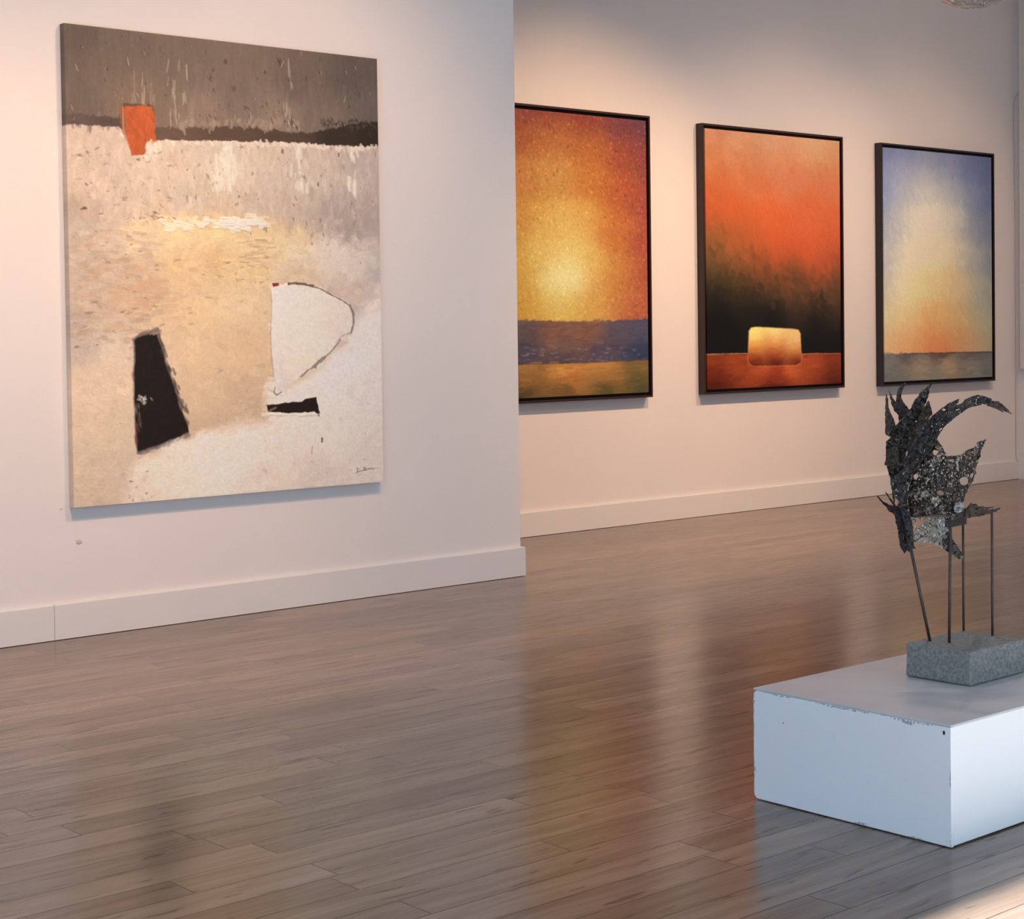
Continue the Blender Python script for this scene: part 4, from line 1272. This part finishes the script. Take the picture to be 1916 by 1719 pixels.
# column of overlapping plates
tower_d = lambda x, y: D0 + 0.01 - 0.05 * math.sqrt(max(0.0, 1 - ((x - 375) / 150.0) ** 2))
sheet('column_plate', [(262, 572), (300, 540), (345, 520), (420, 500), (500, 480), (540, 560), (560, 700), (540, 760), (480, 880), (440, 960), (440, 1060), (452, 1140), (430, 1165), (370, 1135), (328, 1112), (312, 980), (292, 860), (276, 812), (270, 772), (250, 768), (262, 700)],
      tower_d, M_iron, 4, [[(425, 598), (447, 622), (455, 652), (434, 702), (418, 655)], [(338, 992), (362, 996), (366, 1035), (378, 1062), (352, 1118), (332, 1092), (338, 1042)]], 14, (3.5, 7), seed=7, crumple=0.016)
leaf_d = lambda x, y: D0 - 0.035 + 0.05 * max(0.0, (450 - y) / 400.0)
sheet('spike', [(260, 168), (272, 182), (286, 290), (322, 368), (344, 436), (318, 500), (300, 532), (258, 506), (256, 390), (258, 250)], lambda x, y: D0 - 0.03 + 0.03 * (500 - y) / 350.0, M_iron_brown, 3, (), 2, (3, 5), seed=8)
sheet('spike', [(290, 138), (300, 166), (322, 205), (344, 238), (350, 190), (368, 122), (394, 95), (428, 72), (404, 128), (388, 170), (392, 208), (420, 250), (462, 308), (405, 370), (372, 398), (368, 350), (332, 312), (312, 262), (296, 196)],
      lambda x, y: D0 + 0.0 + 0.03 * (400 - y) / 300.0, M_iron_brown, 3, (), 4, (3, 5), seed=9)
sheet('spike', [(657, 64), (640, 100), (625, 124), (626, 160), (602, 230), (576, 300), (540, 390), (480, 560), (440, 640), (400, 770), (330, 780), (262, 770), (264, 576), (302, 532), (346, 436), (400, 372), (470, 292), (500, 226), (560, 150), (612, 106)],
      leaf_d, M_iron, 3, [[(398, 548), (410, 530), (414, 548), (402, 565)], [(508, 398), (520, 388), (524, 402), (512, 412)]], 10, (3.5, 7.5), seed=10, crumple=0.016)
sheet('spike', [(619, 222), (632, 250), (646, 290), (654, 332), (610, 405), (540, 500), (470, 640), (440, 655), (490, 470), (560, 330), (590, 275)], lambda x, y: D0 - 0.055 + 0.03 * (500 - y) / 300.0, M_iron_brown, 3, (), 5, (3, 6), seed=11)
sheet('torn_plate', [(268, 640), (330, 610), (385, 640), (400, 700), (388, 772), (340, 765), (300, 790), (262, 768)], lambda x, y: D0 - 0.058 + 0.02 * abs(x - 330) / 60.0, M_iron_brown, 4, seed=12)
# the great crescent, sweeping forward
cres_d = lambda x, y: lerp(D0 - 0.075, D0 - 0.12, (x - 450) / 350.0) + 0.16 * max(0.0, (x - 800) / 530.0)
sheet('crescent_arm', [(1152, 206), (1096, 188), (1030, 174), (978, 192), (930, 214), (906, 244), (868, 262), (880, 208), (842, 224), (790, 248), (722, 294), (662, 345), (600, 412), (545, 482), (500, 556), (452, 655), (430, 700), (420, 800), (330, 860), (300, 900), (316, 1000), (380, 1090), (440, 1110), (440, 980), (470, 890), (520, 800), (562, 722), (632, 640), (690, 560), (706, 520), (742, 462), (800, 402), (880, 340), (950, 290), (1015, 268), (1066, 262), (1066, 248), (1120, 262), (1150, 232)],
      cres_d, M_iron_black, 3,
      [[(728, 296), (750, 288), (772, 300), (752, 316)], [(848, 300), (880, 290), (888, 298), (860, 310)], [(1030, 194), (1046, 188), (1056, 198), (1036, 204)], [(708, 470), (730, 450), (740, 460), (716, 482)], [(642, 436), (652, 430), (656, 444), (646, 450)]],
      34, (3.5, 7.5), [(760, 360, 45), (700, 420, 50), (600, 540, 50), (500, 720, 40), (980, 230, 40)], seed=13, crumple=0.010)
sheet('crescent_tip', [(1112, 262), (1140, 240), (1152, 224), (1216, 230), (1262, 268), (1300, 308), (1328, 340), (1272, 316), (1240, 300), (1256, 324), (1182, 288)], lambda x, y: cres_d(x, y) - 0.004, M_iron_brown, 2.5, seed=14)
# bark-like trunk on the leaning rod
trunk_d = lambda x, y: D0 - 0.005 - 0.045 * math.sqrt(max(0.0, 1 - ((x - (410 + (y - 1200) * 0.08)) / 130.0) ** 2))
sheet('trunk_plate', [(184, 1030), (212, 1052), (240, 1080), (285, 1104), (370, 1130), (455, 1158), (470, 1200), (488, 1300), (494, 1440), (514, 1472), (472, 1478), (456, 1506), (440, 1488), (416, 1516), (402, 1488), (388, 1472), (374, 1400), (354, 1280), (334, 1190), (282, 1152), (262, 1116), (215, 1072)],
      trunk_d, M_bark, 4, [[(428, 1195), (444, 1190), (446, 1270), (430, 1262)]], 4, (3, 6), seed=15, crumple=0.014)
sheet('trunk_plate', [(395, 1160), (462, 1180), (486, 1300), (492, 1420), (450, 1440), (420, 1300)], lambda x, y: trunk_d(x, y) - 0.012, M_bark, 5, (), 2, (4, 7), seed=16, crumple=0.012)
sheet('thin_spike', [(258, 996), (272, 1012), (330, 1092), (324, 1112), (296, 1070)], lambda x, y: D0 - 0.03, M_iron_brown, 2, seed=17)
# jagged wing lying out to the right rod
sheet('jagged_wing', [(800, 1196), (880, 1170), (922, 1140), (956, 1118), (985, 1086), (998, 1100), (1028, 1098), (1040, 1118), (1076, 1118), (1100, 1124), (1172, 1124), (1120, 1140), (1170, 1142), (1230, 1134), (1186, 1164), (1130, 1180), (1070, 1196), (1000, 1206), (950, 1216), (840, 1206)],
      lambda x, y: D0 + lerp(-0.03, 0.072, (x - 800) / 340.0) - 0.02 * (1200 - y) / 100.0, M_iron_brown, 5, (), 5, (3, 6), seed=18, crumple=0.012)

# rods and bars
def rod(name, pts, r, n=10):
    bm = bmesh.new()
    tube(bm, pts, r, n)
    return obj(name, bm, M_rod, SC, True)


F1 = Vector((4.7446, 3.3654, BTOP)); F2 = Vector((4.7545, 3.3001, BTOP)); F3 = Vector((4.9800, 3.3988, BTOP)); F4 = Vector((4.9600, 3.2733, BTOP))
top1 = at(1703, 1020, D0 - 0.012)
rod('rod', [F1 - Vector((0, 0, 0.01)), top1], 0.0052)
rod('rod', [F2 - Vector((0, 0, 0.01)), Vector((F2.x + 0.006, F2.y - 0.004, 0.875))], 0.0048)
rod('rod', [F3 - Vector((0, 0, 0.01)), Vector((F3.x, F3.y, 0.830))], 0.0042)
rod('rod', [F4 - Vector((0, 0, 0.01)), Vector((F4.x, F4.y, 0.875))], 0.0042)
rod('cross_bar', [at(1600 + x * ZX, 700 + y * ZX, D0 + d) for x, y, d in ((465, 1200, -0.04), (560, 1204, -0.05), (650, 1196, -0.055), (740, 1194, -0.055), (815, 1200, -0.05))], 0.0035, 8)
# bracket joining the two middle rods
bm = bmesh.new()
q0 = Vector((F2.x, F2.y, 0)); q1 = Vector((F3.x, F3.y, 0))
side = (q1 - q0).normalized().cross(Vector((0, 0, 1))) * 0.012
vs = []
for q, zt, zb in ((q0, 0.864, 0.842), (q1, 0.856, 0.826)):
    for s_ in (-1, 1):
        for z in (zt, zb):
            vs.append(bm.verts.new((q.x + side.x * s_, q.y + side.y * s_, z)))
for qd in ((0, 1, 3, 2), (4, 6, 7, 5), (0, 4, 5, 1), (2, 3, 7, 6), (0, 2, 6, 4), (1, 5, 7, 3)):
    bm.faces.new([vs[i_] for i_ in qd])
bmesh.ops.recalc_face_normals(bm, faces=bm.faces[:])
obj('bracket', bm, M_bark, SC)

# ------------------------------------------------------------------ crystal chandelier
CHX, CHY, CHZ = 8.933, 6.0, 3.385
ch = thing('crystal_chandelier', 'clear crystal bowl chandelier hanging from ceiling at top right', 'chandelier', (CHX, CHY, CEIL))
N = Nodes('lead_crystal'); N.p(Base_Color=(0.93, 0.94, 0.95), Roughness=0.04, IOR=1.55); N.b.inputs['Transmission Weight'].default_value = 0.78
M_crystal = N.m
N = Nodes('polished_chrome'); N.p(Base_Color=(0.75, 0.75, 0.76), Roughness=0.15, Metallic=1.0)
M_chrome = N.m
bowl = [(0.074, 0.004), (0.130, 0.018), (0.184, 0.048), (0.230, 0.094), (0.258, 0.152)]
counts = [15, 23, 28, 30]


def ring_mesh(rr, z, th):
    bm = bmesh.new()
    n = 60
    V = []
    for k in range(n):
        a = 2 * math.pi * k / n
        V.append([bm.verts.new((CHX + (rr + th * math.cos(b)) * math.cos(a), CHY + (rr + th * math.cos(b)) * math.sin(a), z + th * math.sin(b))) for b in [i_ * math.pi / 3 for i_ in range(6)]])
    for k in range(n):
        for j in range(6):
            bm.faces.new((V[k][j], V[(k + 1) % n][j], V[(k + 1) % n][(j + 1) % 6], V[k][(j + 1) % 6]))
    return bm


for rr, dz in bowl:
    obj('metal_ring', ring_mesh(rr, CHZ + dz, 0.0022), M_chrome, ch, True)
# bottom glass dish
bm = bmesh.new()
n6 = 40
prof = [(0.073, 0.010), (0.073, 0.003), (0.060, 0.0), (0.0, -0.002)]
rg = [[bm.verts.new((CHX + r_ * math.cos(2 * math.pi * k / n6), CHY + r_ * math.sin(2 * math.pi * k / n6), CHZ + z)) for k in range(n6)] for r_, z in prof[:-1]]
bot = bm.verts.new((CHX, CHY, CHZ - 0.002)); topc = bm.verts.new((CHX, CHY, CHZ + 0.010))
for k in range(n6):
    j = (k + 1) % n6
    for a_, b_ in zip(rg, rg[1:]):
        bm.faces.new((a_[k], b_[k], b_[j], a_[j]))
    bm.faces.new((rg[-1][k], bot, rg[-1][j])); bm.faces.new((rg[0][k], rg[0][j], topc))
bmesh.ops.recalc_face_normals(bm, faces=bm.faces[:])
obj('glass_dish', bm, M_crystal, ch)
# cut baguette crystals hung row by row round the bowl
for (r0, z0), (r1, z1), n in zip(bowl, bowl[1:], counts):
    bm = bmesh.new()
    L_ = math.hypot(r1 - r0, z1 - z0) - 0.006
    w0 = 2 * math.pi * r0 / n * 0.46; w1 = 2 * math.pi * r1 / n * 0.46
    pts = []
    for t_, w_ in ((0.0, w0), (1.0, w1)):
        u = t_ * L_
        pts.append([bm.verts.new(p_) for p_ in ((u, -w_, 0.002), (u, -w_ * 0.45, -0.007), (u, w_ * 0.45, -0.007), (u, w_, 0.002), (u, 0.0, 0.006))])
    for k in range(5):
        bm.faces.new((pts[0][k], pts[0][(k + 1) % 5], pts[1][(k + 1) % 5], pts[1][k]))
    bm.faces.new(pts[0][::-1]); bm.faces.new(pts[1])
    bmesh.ops.recalc_face_normals(bm, faces=bm.faces[:])
    bmesh.ops.bevel(bm, geom=bm.edges[:], offset=0.0012, segments=1, affect='EDGES')
    cme = bpy.data.meshes.new('crystal'); bm.to_mesh(cme); bm.free(); cme.materials.append(M_crystal)
    tilt = math.atan2(z1 - z0, r1 - r0)
    for k in range(n):
        a = 2 * math.pi * (k + 0.5) / n
        o = bpy.data.objects.new('crystal', cme)
        link(o, ch)
        c_ = math.cos(tilt) * 0.003
        o.location = (CHX + (r0 + c_) * math.cos(a), CHY + (r0 + c_) * math.sin(a), CHZ + z0 + math.sin(tilt) * 0.003)
        o.rotation_euler = (0, -tilt, a)
bm = bmesh.new()
tube(bm, [(CHX, CHY, CHZ + 0.2), (CHX, CHY, CEIL - 0.03)], 0.006, 10)
obj('stem', bm, M_chrome, ch, True)
bm = bmesh.new()
for k in range(3):
    a = 2 * math.pi * k / 3
    prev = None
    pts = [(CHX + r_ * math.cos(a), CHY + r_ * math.sin(a), CHZ + z_) for r_, z_ in ((0.258, 0.152), (0.235, 0.22), (0.12, 0.30), (0.0, 0.36))]
    tube(bm, pts, 0.003, 6)
obj('bowl_frame', bm, M_chrome, ch, True)
bm = bmesh.new()
tube(bm, [(CHX, CHY, CEIL - 0.035), (CHX, CHY, CEIL - 0.001)], [0.05, 0.065], 24)
obj('canopy', bm, M_chrome, ch, True)
